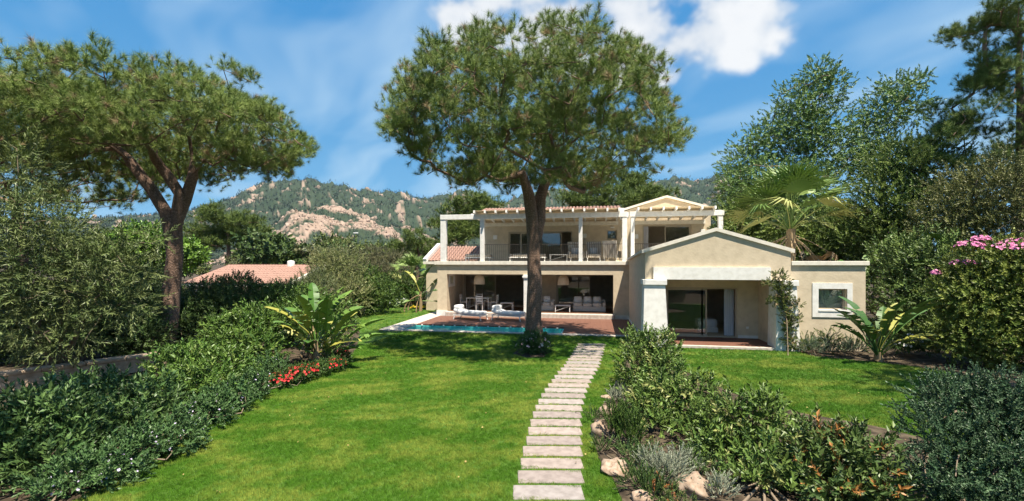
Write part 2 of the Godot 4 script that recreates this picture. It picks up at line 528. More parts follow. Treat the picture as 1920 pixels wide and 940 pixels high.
# limbs that reach every target: each joins the nearest limb that already runs its way
func limbs(stems: Array, targets: Array, base_r: float, tip_r: float, step := 0.6, top_r := -1.0) -> MB:
	var pos := PackedVector3Array()
	var par := PackedInt32Array()
	var fixed := {}
	for s in stems:
		var last := -1
		for i in s.size():
			var hit := -1
			if i == 0:
				for k in pos.size():
					if pos[k].distance_to(s[0]) < 0.02: hit = k
			if hit < 0:
				if last >= 0:
					var nn := maxi(1, int(pos[last].distance_to(s[i]) / step))
					var a := pos[last]
					for k in nn:
						pos.append(a.lerp(s[i], (k + 1.0) / nn) + Vector3(rng.randf() - 0.5, 0, rng.randf() - 0.5) * step * 0.12)
						par.append(last)
						last = pos.size() - 1
				else:
					pos.append(s[i]); par.append(-1); last = pos.size() - 1
			else: last = hit
	var n_stem := pos.size()
	var root := pos[n_stem - 1]
	var order := targets.duplicate()
	order.sort_custom(func(a, b): return a.distance_squared_to(root) < b.distance_squared_to(root))
	var low := pos[0].y + (pos[n_stem - 1].y - pos[0].y) * 0.55
	for q in order:
		var best := -1
		var bd := 1e9
		for k in pos.size():
			if k < n_stem and pos[k].y < low: continue
			var d: float = pos[k].distance_to(q)
			if d < bd * 1.6 and par[k] >= 0 and d > 0.01:
				var c := (pos[k] - pos[par[k]]).normalized().dot((q - pos[k]) / d)
				d *= 1.0 + 0.55 * (1.0 - c)
			if d < bd: bd = d; best = k
		if best < 0: continue
		var nn := maxi(1, int(pos[best].distance_to(q) / step))
		var a := pos[best]
		var sag := Vector3(rng.randf() - 0.5, -0.6 * rng.randf(), rng.randf() - 0.5) * a.distance_to(q) * 0.22
		var last := best
		for k in nn:
			var f := (k + 1.0) / nn
			pos.append(a.lerp(q, f) + sag * 4.0 * f * (1.0 - f) * 0.6 + Vector3(rng.randf() - 0.5, rng.randf() - 0.5, rng.randf() - 0.5) * step * 0.16)
			par.append(last)
			last = pos.size() - 1
	var n := pos.size()
	var area := PackedFloat32Array()
	area.resize(n)
	var main := PackedInt32Array()
	main.resize(n)
	main.fill(-1)
	var rad := PackedFloat32Array()
	rad.resize(n)
	for k in range(n - 1, -1, -1):
		if area[k] == 0.0: area[k] = pow(tip_r, 2.3)
		if par[k] >= 0:
			area[par[k]] += area[k]
			if main[par[k]] < 0 or area[k] > area[main[par[k]]]: main[par[k]] = k
	var k0 := base_r / pow(area[0], 1.0 / 2.3)
	for k in n:
		var natural := pow(area[k], 1.0 / 2.3)
		rad[k] = maxf(tip_r, natural * minf(1.0, k0) if k0 < 1.0 else natural)
		if k < n_stem: rad[k] = maxf(rad[k], lerpf(base_r, top_r if top_r > 0 else base_r * 0.55, clampf((pos[k].y - pos[0].y) / maxf(0.1, root.y - pos[0].y), 0, 1)))
	rad[0] *= 1.25
	var b := MB.new()
	for k in n:
		if par[k] >= 0 and main[par[k]] == k: continue
		var p := PackedVector3Array()
		var r := PackedFloat32Array()
		if par[k] >= 0:
			p.append(pos[par[k]]); r.append(rad[k])
		var w := k
		while w >= 0:
			p.append(pos[w]); r.append(rad[w])
			w = main[w]
		if p.size() > 1: b.tube(p, r, 12 if r[0] > 0.12 else 6 if r[0] > 0.04 else 4, 0.05 if r[0] > 0.12 else 0.0, rng)
	return b
func shift(b: MB, o: Vector3) -> MB:
	for i in b.v.size(): b.v[i] -= o
	return b
# a broadleaved tree or shrub from its lobes; it stands where its base is
func plant(called: String, label: String, category: String, base: Vector3, lobes: Array, o: Dictionary) -> Node3D:
	var t := thing(called, label, category, base, o.get("group", ""))
	var tg := []
	for l in lobes:
		for k in o.get("twigs", 7):
			var d := Vector3(rng.randfn(), rng.randfn(), rng.randfn()).normalized()
			tg.append(l[0] + d * l[1] * 0.75)
	for k in range(tg.size() - 1, -1, -1):
		if tg[k].y < 0.15: tg.remove_at(k)
	var mid := Vector3.ZERO
	for l in lobes: mid += l[0] / lobes.size()
	var stems := []
	var ns: int = o.get("stems", 1)
	for s in ns:
		var sp := Vector3(rng.randf() - 0.5, 0, rng.randf() - 0.5) * 0.5 * (1 if ns > 1 else 0)
		var top := base.lerp(mid, 0.8) + sp * 2.0
		if s == 0: stems.append([base, base.lerp(top, 0.5) + sp * 0.3, top])
		else: stems.append([base, base + sp * 0.4 + Vector3(0, 0.15, 0), base.lerp(top, 0.6) + sp, top])
	var br: float = o.get("r", 0.12)
	var b := limbs(stems, tg, br, o.get("tip", 0.008), o.get("step", 0.5))
	part(t, o.get("wood", "trunk"), b, M[o.get("bark", "pale_bark")])
	var xf := fill_lobes(lobes, o.size, o.get("cover", 2.0), o.get("up", 0.45), o.get("inner", 0.4))
	leaves(t, o.get("leaf_name", "crown"), o.get("kind", "oval"), o.get("mat", "leaf"), xf, o.pal)
	return t
# tufts in the rounded cushions that a stone pine carries at its branch ends
func pine(called: String, label: String, stems: Array, cushions: Array, base_r: float, tuft: float, per: float, pal: Array, kind := "needle", group := "", top_r := -1.0) -> Node3D:
	var base: Vector3 = stems[0][0]
	var t := thing(called, label, "pine tree", base, group)
	var tg := []
	for c in cushions: tg.append(c[0] - Vector3(0, c[1] * 0.25, 0))
	part(t, "trunk", limbs(stems, tg, base_r, 0.018, 0.7, top_r), M.pine_bark)
	var xf := []
	for c in cushions:
		for i in int(per * c[1] * c[1] / (tuft * tuft)):
			var d := Vector3(rng.randfn(), rng.randfn() * 0.75 + 0.25, rng.randfn()).normalized()
			var p: Vector3 = c[0] + d * Vector3(c[1], c[1] * 0.75, c[1]) * pow(rng.randf(), 0.5)
			xf.append(Transform3D(facing(d * 0.8 + Vector3.UP * 0.7 + Vector3(rng.randfn(), rng.randfn(), rng.randfn()) * 0.3, tuft * rng.randf_range(0.75, 1.2)), p))
	leaves(t, "crown", kind, "needles", xf, pal)
	return t
# cushion centres inside a crown of turning profile: rows of [height, hollow radius, outer radius]
func dome(o: Vector3, prof: Array, n: int, r0: float, r1: float, squash := Vector2.ONE) -> Array:
	var out := []
	var lump := noise(rng.randi() % 9999, 0.8, 2)
	var guard := 0
	while out.size() < n and guard < n * 60:
		guard += 1
		var y := rng.randf_range(prof[-1][0], prof[0][0])
		var hol := 0.0
		var rad := 0.0
		for k in prof.size() - 1:
			if y <= prof[k][0] and y >= prof[k + 1][0]:
				var f: float = (prof[k][0] - y) / (prof[k][0] - prof[k + 1][0])
				hol = lerpf(prof[k][1], prof[k + 1][1], f)
				rad = lerpf(prof[k][2], prof[k + 1][2], f)
		if rng.randf() > rad / 6.5: continue
		var q := sqrt(rng.randf()) if rng.randf() < 0.45 else rng.randf_range(0.85, 1.03)
		var a := rng.randf() * TAU
		rad *= 1.0 + 0.2 * lump.get_noise_3d(cos(a) * 1.6, y * 0.5, sin(a) * 1.6)
		var rr := maxf(hol, rad * q)
		var p := o + Vector3(cos(a) * rr * squash.x, y, sin(a) * rr * squash.y)
		var s := rng.randf_range(r0, r1)
		var near := false
		for e in out:
			if e[0].distance_to(p) < (s + e[1]) * 0.38: near = true; break
		if not near: out.append([p, s])
	return out

# ---------- sky: clear blue air with thin cirrus and a few fair-weather clouds, the same all round
func make_sky() -> ImageTexture:
	var w := 2048
	var h := 1024
	var puff := noise(31, 1.0, 6)
	var wisp := noise(32, 1.0, 4)
	var warp := noise(33, 0.9, 2)
	var banks := []       # [direction, width, height] of each cloud bank
	for q in [[980, 5, 0.22, 0.08], [1100, 30, 0.2, 0.10], [1180, 60, 0.14, 0.08], [1350, 50, 0.13, 0.07], [1270, 85, 0.12, 0.06], [850, 40, 0.04, 0.035], [1230, -30, 0.25, 0.08]]:
		banks.append([ray(q[0], q[1]).normalized(), q[2], q[3]])
	for k in 9:
		var az := YAW + 1.25 + k * 0.48 + rng.randf() * 0.2
		var el := rng.randf_range(0.35, 0.75)
		banks.append([Vector3(-sin(az) * cos(el), sin(el), -cos(az) * cos(el)), rng.randf_range(0.15, 0.3), rng.randf_range(0.06, 0.1)])
	var d := PackedFloat32Array()
	d.resize(w * h * 3)
	var i := 0
	for j in h:
		var el := PI * 0.5 - PI * (j + 0.5) / h
		var y := sin(el)
		var ce := cos(el)
		var base: Color
		if y >= 0: base = Color(0.016, 0.125, 0.31).lerp(Color(0.125, 0.285, 0.425), pow(1.0 - y, 2.8))
		else: base = Color(0.16, 0.17, 0.14)
		for k in w:
			var c := base
			if y > 0.0:
				var az := (k + 0.5) / w * TAU
				var e := Vector3(sin(az) * ce, y, -cos(az) * ce)
				var p := e / (y + 0.22)
				var bend := warp.get_noise_2d(p.x, p.z)
				var ci := wisp.get_noise_2d(p.x * 0.55 + p.z * 0.9 + bend * 0.2, (p.z * 0.55 - p.x * 0.5) * 3.2 + bend * 0.4)
				var thin := clampf(ci * 1.15 + 0.2 + bend * 0.5, 0.0, 1.0) * 0.4
				c = c.lerp(Color(0.35, 0.44, 0.50), thin)
				var m := -2.0
				for b in banks:
					var a: Vector3 = e - b[0]
					var up = a.y / b[2]
					var side = (a - Vector3(0, a.y, 0)).length() / b[1]
					var q = up * up + side * side
					if q < 2.6: m = maxf(m, 1.0 - q)
				if m > -1.6:
					var f := puff.get_noise_3d(e.x * 6.5, e.y * 9.0, e.z * 6.5)
					var thick := smoothstep(0.0, 0.75, m * 0.62 + f * 1.5 + 0.03)
					c = c.lerp(Color(0.33, 0.36, 0.40).lerp(Color(0.465, 0.47, 0.475), clampf(0.3 + f * 1.7, 0, 1)), thick * 0.94)
			d[i] = c.r; d[i + 1] = c.g; d[i + 2] = c.b
			i += 3
	return ImageTexture.create_from_image(Image.create_from_data(w, h, false, Image.FORMAT_RGBF, d.to_byte_array()))

func make_view() -> void:
	var cam := Camera3D.new()
	cam.name = "camera"
	add_child(cam)
	cam.position = Vector3(0, EYE, 0)
	cam.rotation.y = YAW
	cam.set_frustum(0.1 * 940.0 / F, Vector2(0, 0.1 * 20.0 / F), 0.1, 6000.0)
	cam.current = true
	var sun := DirectionalLight3D.new()
	sun.name = "sun"
	add_child(sun)
	sun.look_at_from_position(Vector3(0.25, 1.0, 0.33), Vector3.ZERO)
	sun.light_energy = 1.6
	sun.light_color = Color(1.0, 0.955, 0.88)
	sun.light_angular_distance = 0.53
	sun.shadow_enabled = true
	var env := Environment.new()
	var sky := Sky.new()
	var sm := PanoramaSkyMaterial.new()
	sm.panorama = make_sky()
	sky.sky_material = sm
	env.sky = sky
	env.background_mode = Environment.BG_SKY
	env.background_energy_multiplier = 1.0
	env.tonemap_mode = Environment.TONE_MAPPER_LINEAR
	env.tonemap_exposure = 2.1
	env.fog_enabled = true
	env.fog_density = 0.00005
	env.fog_light_color = Color(0.72, 0.83, 0.95)
	env.sdfgi_enabled = true
	env.ssao_enabled = true
	env.ssil_enabled = true
	var we := WorldEnvironment.new()
	we.name = "world_environment"
	we.environment = env
	add_child(we)

# ---------- ground, lawn, path, pool
var lawn_poly := PackedVector2Array()
var beds := []
var slabs := []
func pixels(list: Array) -> PackedVector2Array:
	var out := PackedVector2Array()
	for q in list: out.append(xd(ground(q[0], q[1])))
	return out
func make_ground() -> void:
	var b := MB.new()
	var y := -0.03
	var big := 3000.0
	for r in [[-big, big, -big, 21.3], [-big, big, 24.0, big], [-big, -9.6, 21.3, 24.0], [-1.2, big, 21.3, 24.0]]:
		b.quad(Vector3(r[0], y, -r[2]), Vector3(r[1], y, -r[2]), Vector3(r[1], y, -r[3]), Vector3(r[0], y, -r[3]))
	struct("ground", b, M.earth)
	lawn_poly = pixels([[60, 990], [140, 940], [270, 872], [380, 800], [500, 733], [565, 712], [640, 690], [668, 655], [675, 625], [662, 600], [690, 579], [745, 573], [800, 578]])
	lawn_poly.append_array(PackedVector2Array([Vector2(-10.36, 30.4), Vector2(-10.36, 21.17), Vector2(2.3, 21.17), Vector2(2.3, 18.9), Vector2(7.6, 18.9)]))
	lawn_poly.append_array(pixels([[1520, 668], [1600, 676], [1700, 686], [1790, 700], [1830, 730], [1900, 800]]))
	lawn_poly.append_array(PackedVector2Array([Vector2(9.0, 4.0), Vector2(-5.5, 3.0)]))
	b = MB.new()
	b.poly(lawn_poly, 0.0)
	struct("lawn", b, M.turf)
	beds.append(pixels([[1215, 640], [1172, 672], [1160, 720], [1140, 748], [1116, 775], [1112, 815], [1122, 860], [1150, 900], [1175, 960], [1700, 990], [1790, 900], [1760, 830], [1640, 800], [1500, 775], [1380, 740], [1290, 700]]))
	beds.append(pixels([[960, 664], [985, 672], [1020, 671], [1032, 660], [1020, 648], [985, 647]]))
	for k in beds.size():
		b = MB.new()
		b.poly(beds[k], 0.012)
		struct("flower_bed", b, M.earth)
	# stepping slabs: left and right ends and height in the photograph
	var path := Node3D.new()
	path.name = "path"
	path.set_meta("kind", "structure")
	add_child(path)
	var rows := [[778, 1122, 985], [795, 1120, 905], [815, 1120, 845], [830, 1118, 778], [840, 1115, 717], [858, 1113, 662], [867, 1113, 617], [877, 1112, 575], [890, 1112, 537], [903, 1117, 500], [918, 1125, 468], [935, 1133, 440], [952, 1143, 415], [970, 1153, 391], [985, 1165, 370], [1000, 1175, 350], [1018, 1187, 330], [1035, 1197, 311], [1047, 1203, 292], [1057, 1207, 274], [1070, 1213, 257], [1080, 1217, 242]]
	var mid := []
	for r in rows:
		var a := ground(640 + r[0] / 2.473, 560 + r[2] / 2.473)
		var e := ground(640 + r[1] / 2.473, 560 + r[2] / 2.473)
		mid.append([a, e])
	# even spacing along the walk
	var run := 0.0
	var want := 0.0
	for i in mid.size() - 1:
		var c0: Vector3 = (mid[i][0] + mid[i][1]) / 2
		var c1: Vector3 = (mid[i + 1][0] + mid[i + 1][1]) / 2
		var seg := c0.distance_to(c1)
		while want <= run + seg:
			var f := (want - run) / seg
			slabs.append([mid[i][0].lerp(mid[i + 1][0], f), mid[i][1].lerp(mid[i + 1][1], f)])
			want += 0.492
		run += seg
	var end: Array = slabs[-1]
	for k in 3: slabs.append([end[0] + Vector3(0.04, 0, -0.5) * (k + 1), end[1] + Vector3(0.04, 0, -0.5) * (k + 1)])
	for s in slabs:
		var x: Vector3 = (s[1] - s[0])
		var wide := x.length()
		x = (x.normalized() + Vector3(0, 0, rng.randf_range(-0.012, 0.012))).normalized()
		var o: Vector3 = (s[0] + s[1]) / 2
		if -o.z > 20.95: continue
		var sb := MB.new()
		sb.obox(Vector3.ZERO, Basis.IDENTITY, Vector3(wide, 0.06, 0.405 + rng.randf_range(-0.012, 0.012)), 0.008)
		var p := part(path, "slab", sb, M["stone_slab_%d" % (rng.randi() % 5)], true)
		p.transform = Transform3D(Basis(x, Vector3.UP, x.cross(Vector3.UP)), o + Vector3(0, -0.012 + rng.randf_range(-0.005, 0.004), 0))
	# pool
	var pool := Node3D.new()
	pool.name = "pool"
	pool.set_meta("kind", "structure")
	add_child(pool)
	var x0 := -9.22
	var x1 := -1.45
	var d0 := 21.55
	var d1 := 23.45
	b = MB.new()
	b.box(x0 - 0.1, x1 + 0.1, -1.5, -1.1, d0 - 0.1, d1 + 0.1)
	b.box(x0 - 0.1, x0, -1.4, -0.02, d0 - 0.1, d1 + 0.1)
	b.box(x1, x1 + 0.1, -1.4, -0.02, d0 - 0.1, d1 + 0.1)
	b.box(x0, x1, -1.4, -0.02, d0 - 0.1, d0)
	b.box(x0, x1, -1.4, -0.02, d1, d1 + 0.1)
	part(pool, "basin", b, M.pool_tile, true)
	b = MB.new()
	b.box(x0, x0 + 0.6, -1.1, -0.6, d0 + 0.003, d1 - 0.003)
	b.box(x0 + 0.6, x0 + 1.7, -1.1, -0.35, d0 + 0.5, d1 - 0.4)
	part(pool, "step", b, M.pool_tile, true)
	b = MB.new()
	b.quad(Vector3(x0, -0.06, -d0), Vector3(x1, -0.06, -d0), Vector3(x1, -0.06, -d1), Vector3(x0, -0.06, -d1))
	part(pool, "water_surface", b, M.water, true)
	# coping stones
	var x := -10.3
	while x < 2.25:
		var e := minf(x + 0.9, 2.28)
		b = MB.new()
		b.box(x + 0.004, e - 0.004, -0.1, 0.05, 21.2, 21.55, 0.012)
		part(pool, "coping_stone", b, M.coping, true)
		x = e
	var dd := 21.555
	while dd < 30.0:
		var e := minf(dd + 0.9, 30.2)
		b = MB.new()
		b.box(-10.3, -9.23, -0.1, 0.05, dd + 0.004, e - 0.004, 0.012)
		part(pool, "coping_stone", b, M.coping, true)
		dd = e
	b = MB.new()
	for k in 13:
		b.box(-8.95 + k * 0.6, -8.87 + k * 0.6, -0.035, 0.035, 23.385, 23.445, 0.01)
	part(pool, "inlet", b, M.white_paint, true)
	# timber deck
	var deck := Node3D.new()
	deck.name = "deck"
	deck.set_meta("kind", "structure")
	add_child(deck)
	dd = 23.45
	while dd < 27.2:
		b = MB.new()
		b.box(-9.22, 2.28, -0.02 , 0.045 + rng.randf_range(-0.002, 0.002), dd, dd + 0.137, 0.004)
		part(deck, "board", b, M.decking, true)
		dd += 0.143
	dd = 21.556
	while dd < 23.4:
		b = MB.new()
		b.box(-1.35, 2.28, -0.02, 0.045 + rng.randf_range(-0.002, 0.002), dd, dd + 0.137, 0.004)
		part(deck, "board", b, M.decking, true)
		dd += 0.143
func make_grass() -> void:
	var xf := []
	var cols := PackedColorArray()
	var patch := noise(41, 0.55, 3)
	var streak := noise(42, 0.9, 2)
	var fine := noise(43, 3.0, 2)
	for z in [[4.5, 9.0, 1150.0, 0.85], [9.0, 13.0, 700.0, 1.0], [13.0, 17.5, 380.0, 1.3], [17.5, 31.0, 170.0, 1.8]]:
		var n := int((z[1] - z[0]) * 21.5 * z[2])
		for i in n:
			var p := Vector2(rng.randf_range(-10.5, 11.0), rng.randf_range(z[0], z[1]))
			if absf(p.x + 0.6) > p.y * 1.55 + 1.0: continue
			if z[0] > 17 and p.x < -9.0: p.x -= rng.randf() * 6.0
			if not Geometry2D.is_point_in_polygon(p, lawn_poly): continue
			var skip := false
			for bd in beds:
				if Geometry2D.is_point_in_polygon(p, bd): skip = true
			if skip: continue
			if p.x > -2.0 and p.x < 1.0:
				for s in slabs:
					var o: Vector3 = (s[0] + s[1]) / 2
					if absf(p.y + o.z) < 0.2 and absf(p.x - o.x) < s[0].distance_to(s[1]) * 0.5: skip = true; break
			if skip: continue
			var g := 0.8 * patch.get_noise_2d(p.x * 0.8, p.y * 1.1) + 0.45 * streak.get_noise_2d(p.x * 0.5 + p.y * 0.5, p.y * 1.4 - p.x * 0.9) + 0.3 * fine.get_noise_2d(p.x, p.y)
			var c := Color(0.075, 0.19, 0.012).lerp(Color(0.26, 0.325, 0.05), smoothstep(-0.3, 0.62, g))
			cols.append(c * rng.randf_range(0.82, 1.18))
			xf.append(Transform3D(Basis(Vector3.UP, rng.randf() * TAU).scaled(Vector3.ONE * z[3] * rng.randf_range(0.8, 1.2) * Vector3(1, 1.0 / sqrt(z[3]), 1)), Vector3(p.x, 0.001, -p.y)))
	var o := copies(self, "grass", T.grass[0], M.grass, xf, cols)
	tag(o, "short mown green lawn grass with yellower patches", "grass")
	var fx := []
	var fc := PackedColorArray()
	for i in 240:
		var p := Vector2(rng.randf_range(-8.0, 10.0), rng.randf_range(5.0, 19.0))
		if not Geometry2D.is_point_in_polygon(p, lawn_poly): continue
		fx.append(Transform3D(facing(Vector3.UP + Vector3(rng.randfn(), 0, rng.randfn()) * 0.4, rng.randf_range(0.022, 0.04)), Vector3(p.x, 0.04, -p.y)))
		fc.append(Color(0.42, 0.33, 0.12).lerp(Color(0.24, 0.14, 0.06), rng.randf()))
	tag(copies(self, "fallen_leaves", T.flower[0], M.petal, fx, fc), "small dry leaves scattered over the lawn", "leaves")

# ---------- hills
func profile(list: Array, u: float) -> float:
	for k in list.size() - 1:
		if u <= list[k + 1][0]:
			return lerpf(list[k][1], list[k + 1][1], smoothstep(0.0, 1.0, clampf((u - list[k][0]) / (list[k + 1][0] - list[k][0]), 0, 1)))
	return list[-1][1]
func hill(called: String, ridge: Array, dist: float, d_near: float, d_far: float, u0: float, u1: float, nc: int, nr: int, rock_bias: float, sd: int, n_scrub: int) -> void:
	var big := noise(sd, 1.0 / 170.0, 5)
	big.fractal_type = FastNoiseLite.FRACTAL_RIDGED
	var crag := noise(sd + 1, 1.0 / 45.0, 4)
	var patch := noise(sd + 2, 1.0 / 75.0, 4)
	var speck := noise(sd + 3, 1.0 / 14.0, 2)
	var b := MB.new()
	b.colored = true
	var jag := noise(sd + 4, 1.0 / (9.0 * dist / 700.0), 3)
	jag.fractal_type = FastNoiseLite.FRACTAL_RIDGED
	var scrub := []
	var sc := PackedColorArray()
	for j in nr + 1:
		var dd := lerpf(d_near, d_far, float(j) / nr)
		for i in nc + 1:
			var u := lerpf(u0, u1, float(i) / nc)
			var r := ray(u, 490)
			r = r * (dd / r.length())
			var top := (490.0 - profile(ridge, u)) / F * dist / (ray(u, 490).length())
			var f := (dd - d_near) / (dist - d_near) if dd < dist else (d_far - dd) / (d_far - dist)
			f = clampf(f, 0, 1)
			var shape := f * f * (3 - 2 * f) * 0.45 + f * 0.55
			var h := top * shape + (big.get_noise_2d(r.x, r.z) * 0.16 * top + crag.get_noise_2d(r.x, r.z) * 0.07 * top) * sqrt(f) * (1.0 - 0.55 * f) * 1.6
			var rockn := patch.get_noise_2d(r.x, r.z) + 0.8 * crag.get_noise_2d(r.x, r.z) + 0.45 * speck.get_noise_2d(r.x, r.z) + rock_bias
			var rocky := smoothstep(0.08, 0.3, rockn)
			h += rocky * (0.5 + 3.2 * jag.get_noise_2d(r.x, r.z)) * dist / 900.0
			var green := Color(0.022, 0.042, 0.024).lerp(Color(0.05, 0.07, 0.04), 0.5 + 0.5 * speck.get_noise_2d(r.x + 900, r.z))
			var stone := Color(0.23, 0.165, 0.125).lerp(Color(0.38, 0.285, 0.225), 0.5 + 0.5 * speck.get_noise_2d(r.x, r.z + 500))
			b.col = green.lerp(stone, rocky)
			b.vert(Vector3(r.x, h - 2.0, r.z), Vector3.UP)
			if rocky < 0.6 and rng.randf() < float(n_scrub) / ((nc + 1) * (nr + 1)) * 1.7:
				var s := rng.randf_range(2.0, 4.5) * dist / 1100.0
				scrub.append(Transform3D(facing(Vector3.UP + Vector3(rng.randfn(), 0, rng.randfn()) * 0.4, s), Vector3(r.x + rng.randfn() * 3, h - 1.5, r.z + rng.randfn() * 3)))
				sc.append(Color(0.018, 0.036, 0.02).lerp(Color(0.045, 0.066, 0.034), rng.randf()))
	for j in nr:
		for i in nc:
			var a := j * (nc + 1) + i
			for e in [a, a + nc + 1, a + 1, a + 1, a + nc + 1, a + nc + 2]: b.ix.append(e)
	for i in b.n.size(): b.n[i] = Vector3.ZERO
	for k in range(0, b.ix.size(), 3):
		var p := b.v[b.ix[k]]
		var m := (b.v[b.ix[k + 2]] - p).cross(b.v[b.ix[k + 1]] - p)
		if m.y < 0: m = -m
		for q in 3: b.n[b.ix[k + q]] += m
	for i in b.n.size(): b.n[i] = b.n[i].normalized()
	struct(called, b, M.hill_ground)
	var bould := []
	var bc := PackedColorArray()
	for i in b.v.size():
		if b.c[i].r > 0.2 and rng.randf() < (0.16 if dist < 1000 else 0.05):
			var s := rng.randf_range(0.6, 2.6) * dist / 720.0
			bould.append(Transform3D(facing(Vector3(rng.randfn(), rng.randfn(), rng.randfn()), s).scaled_local(Vector3(1, rng.randf_range(0.6, 1.2), rng.randf_range(0.6, 1.2))), b.v[i] + Vector3(0, s * 0.1, 0)))
			bc.append(Color(0.26, 0.19, 0.145).lerp(Color(0.42, 0.32, 0.255), rng.randf()))
	var bo := copies(self, numbered("hillside_boulders"), T.boulder[0], M.stone_tint, bould, bc)
	tag(bo, "pinkish granite boulders strewn over the " + ("far mountain ridge" if dist > 1000 else "nearer rocky hill"), "boulders")
	var o := copies(self, numbered("hillside_scrub"), T.far[0], M.leaf, scrub, sc)
	tag(o, "dark green scrub scattered over the " + ("far mountain ridge" if dist > 1000 else "nearer pink rocky hill"), "scrub")
func make_hills() -> void:
	hill("mountain", [[-900, 440], [-300, 425], [0, 415], [200, 410], [330, 405], [400, 388], [430, 377], [470, 360], [500, 349], [540, 347], [590, 342], [620, 351], [680, 362], [740, 368], [800, 376], [840, 372], [870, 363], [900, 372], [935, 386], [980, 372], [1030, 362], [1080, 368], [1130, 374], [1180, 365], [1225, 350], [1260, 343], [1300, 345], [1350, 339], [1420, 350], [1500, 380], [1700, 405], [2100, 430], [2700, 445]], 1600, 700, 2300, 0, 1720, 640, 120, -0.38, 51, 30000)
	hill("rocky_hill", [[380, 488], [470, 455], [510, 420], [550, 394], [600, 386], [640, 390], [700, 405], [760, 424], [820, 446], [900, 465], [1000, 486]], 720, 480, 950, 380, 1000, 320, 110, 0.06, 61, 7000)

# ---------- the villa
func V(x: float, y: float, d: float) -> Vector3:
	return Vector3(x, y, -d)
func bx(x0: float, x1: float, y0: float, y1: float, d0: float, d1: float, bev := 0.0) -> MB:
	var b := MB.new()
	b.box(x0, x1, y0, y1, d0, d1, bev)
	return b
func sliding_door(h: Node3D, x0: float, x1: float, y0: float, y1: float, d: float, panes: Array) -> void:
	var g := group_part(h, "sliding_door")
	var b := MB.new()
	b.box(x0, x1, y1 - 0.07, y1, d, d + 0.12)
	b.box(x0, x1, y0, y0 + 0.05, d, d + 0.12)
	b.box(x0, x0 + 0.07, y0 + 0.05, y1 - 0.07, d, d + 0.12)
	b.box(x1 - 0.07, x1, y0 + 0.05, y1 - 0.07, d, d + 0.12)
	part(g, "frame", b, M.frame, true)
	for q in panes:
		var s := MB.new()
		var a: float = q[0]
		var e: float = q[1]
		s.box(a, a + 0.06, y0 + 0.05, y1 - 0.07, d + 0.03, d + 0.08)
		s.box(e - 0.06, e, y0 + 0.05, y1 - 0.07, d + 0.03, d + 0.08)
		s.box(a + 0.06, e - 0.06, y1 - 0.13, y1 - 0.07, d + 0.03, d + 0.08)
		s.box(a + 0.06, e - 0.06, y0 + 0.05, y0 + 0.12, d + 0.03, d + 0.08)
		part(g, "sash", s, M.frame, true)
		var p := MB.new()
		for z in [0.045, 0.049, 0.061, 0.065]: p.quad(V(a + 0.05, y0 + 0.1, d + z), V(e - 0.05, y0 + 0.1, d + z), V(e - 0.05, y1 - 0.1, d + z), V(a + 0.05, y1 - 0.1, d + z))   # double glazing
		part(g, "pane", p, M.glass, true)
func window(h: Node3D, x0: float, x1: float, y0: float, y1: float, d: float, rim: float) -> void:
	var g := group_part(h, "window")
	if rim > 0:
		var b := MB.new()
		b.wall(x0 - rim, x1 + rim * 0.85, y0 - rim * 1.05, y1 + rim * 1.05, d - 0.03, d + 0.02, [[x0, x1, y0, y1]])
		part(g, "surround", b, M.white_paint, true)
		part(g, "sill", bx(x0 + 0.002, x1 - 0.002, y0 + 0.002, y0 + 0.06, d - 0.05, d + 0.2), M.white_paint, true)
	var f := MB.new()
	f.wall(x0 + 0.001, x1 - 0.001, y0 + (0.062 if rim > 0 else 0.001), y1 - 0.001, d + 0.16, d + 0.22, [[x0 + 0.06, x1 - 0.06, y0 + 0.11, y1 - 0.06]])
	part(g, "frame", f, M.frame, true)
	var p := MB.new()
	for z in [0.18, 0.184, 0.196, 0.2]: p.quad(V(x0 + 0.05, y0 + 0.1, d + z), V(x1 - 0.05, y0 + 0.1, d + z), V(x1 - 0.05, y1 - 0.05, d + z), V(x0 + 0.05, y1 - 0.05, d + z))
	part(g, "pane", p, M.glass, true)
	part(g, "blind", bx(x0 + 0.06, x1 - 0.06, y0 + 0.1, y1 - 0.06, d + 0.24, d + 0.25), M.blind, true)
func tile_mesh(w: float, l: float) -> ArrayMesh:      # a barrel tile, running along -Z, arched in XY
	var b := MB.new()
	for k in 6:
		var a0 := PI * k / 6
		var a1 := PI * (k + 1) / 6
		var p := func(a, z, s): return Vector3(cos(a) * w * 0.5 * s, sin(a) * w * 0.42 * s, z)
		b.quad(p.call(a0, 0, 1.08), p.call(a1, 0, 1.08), p.call(a1, -l, 0.9), p.call(a0, -l, 0.9))
		b.quad(p.call(a0, 0, 0.9), p.call(a1, 0, 0.9), p.call(a1, 0, 1.08), p.call(a0, 0, 1.08))
	return b.mesh()
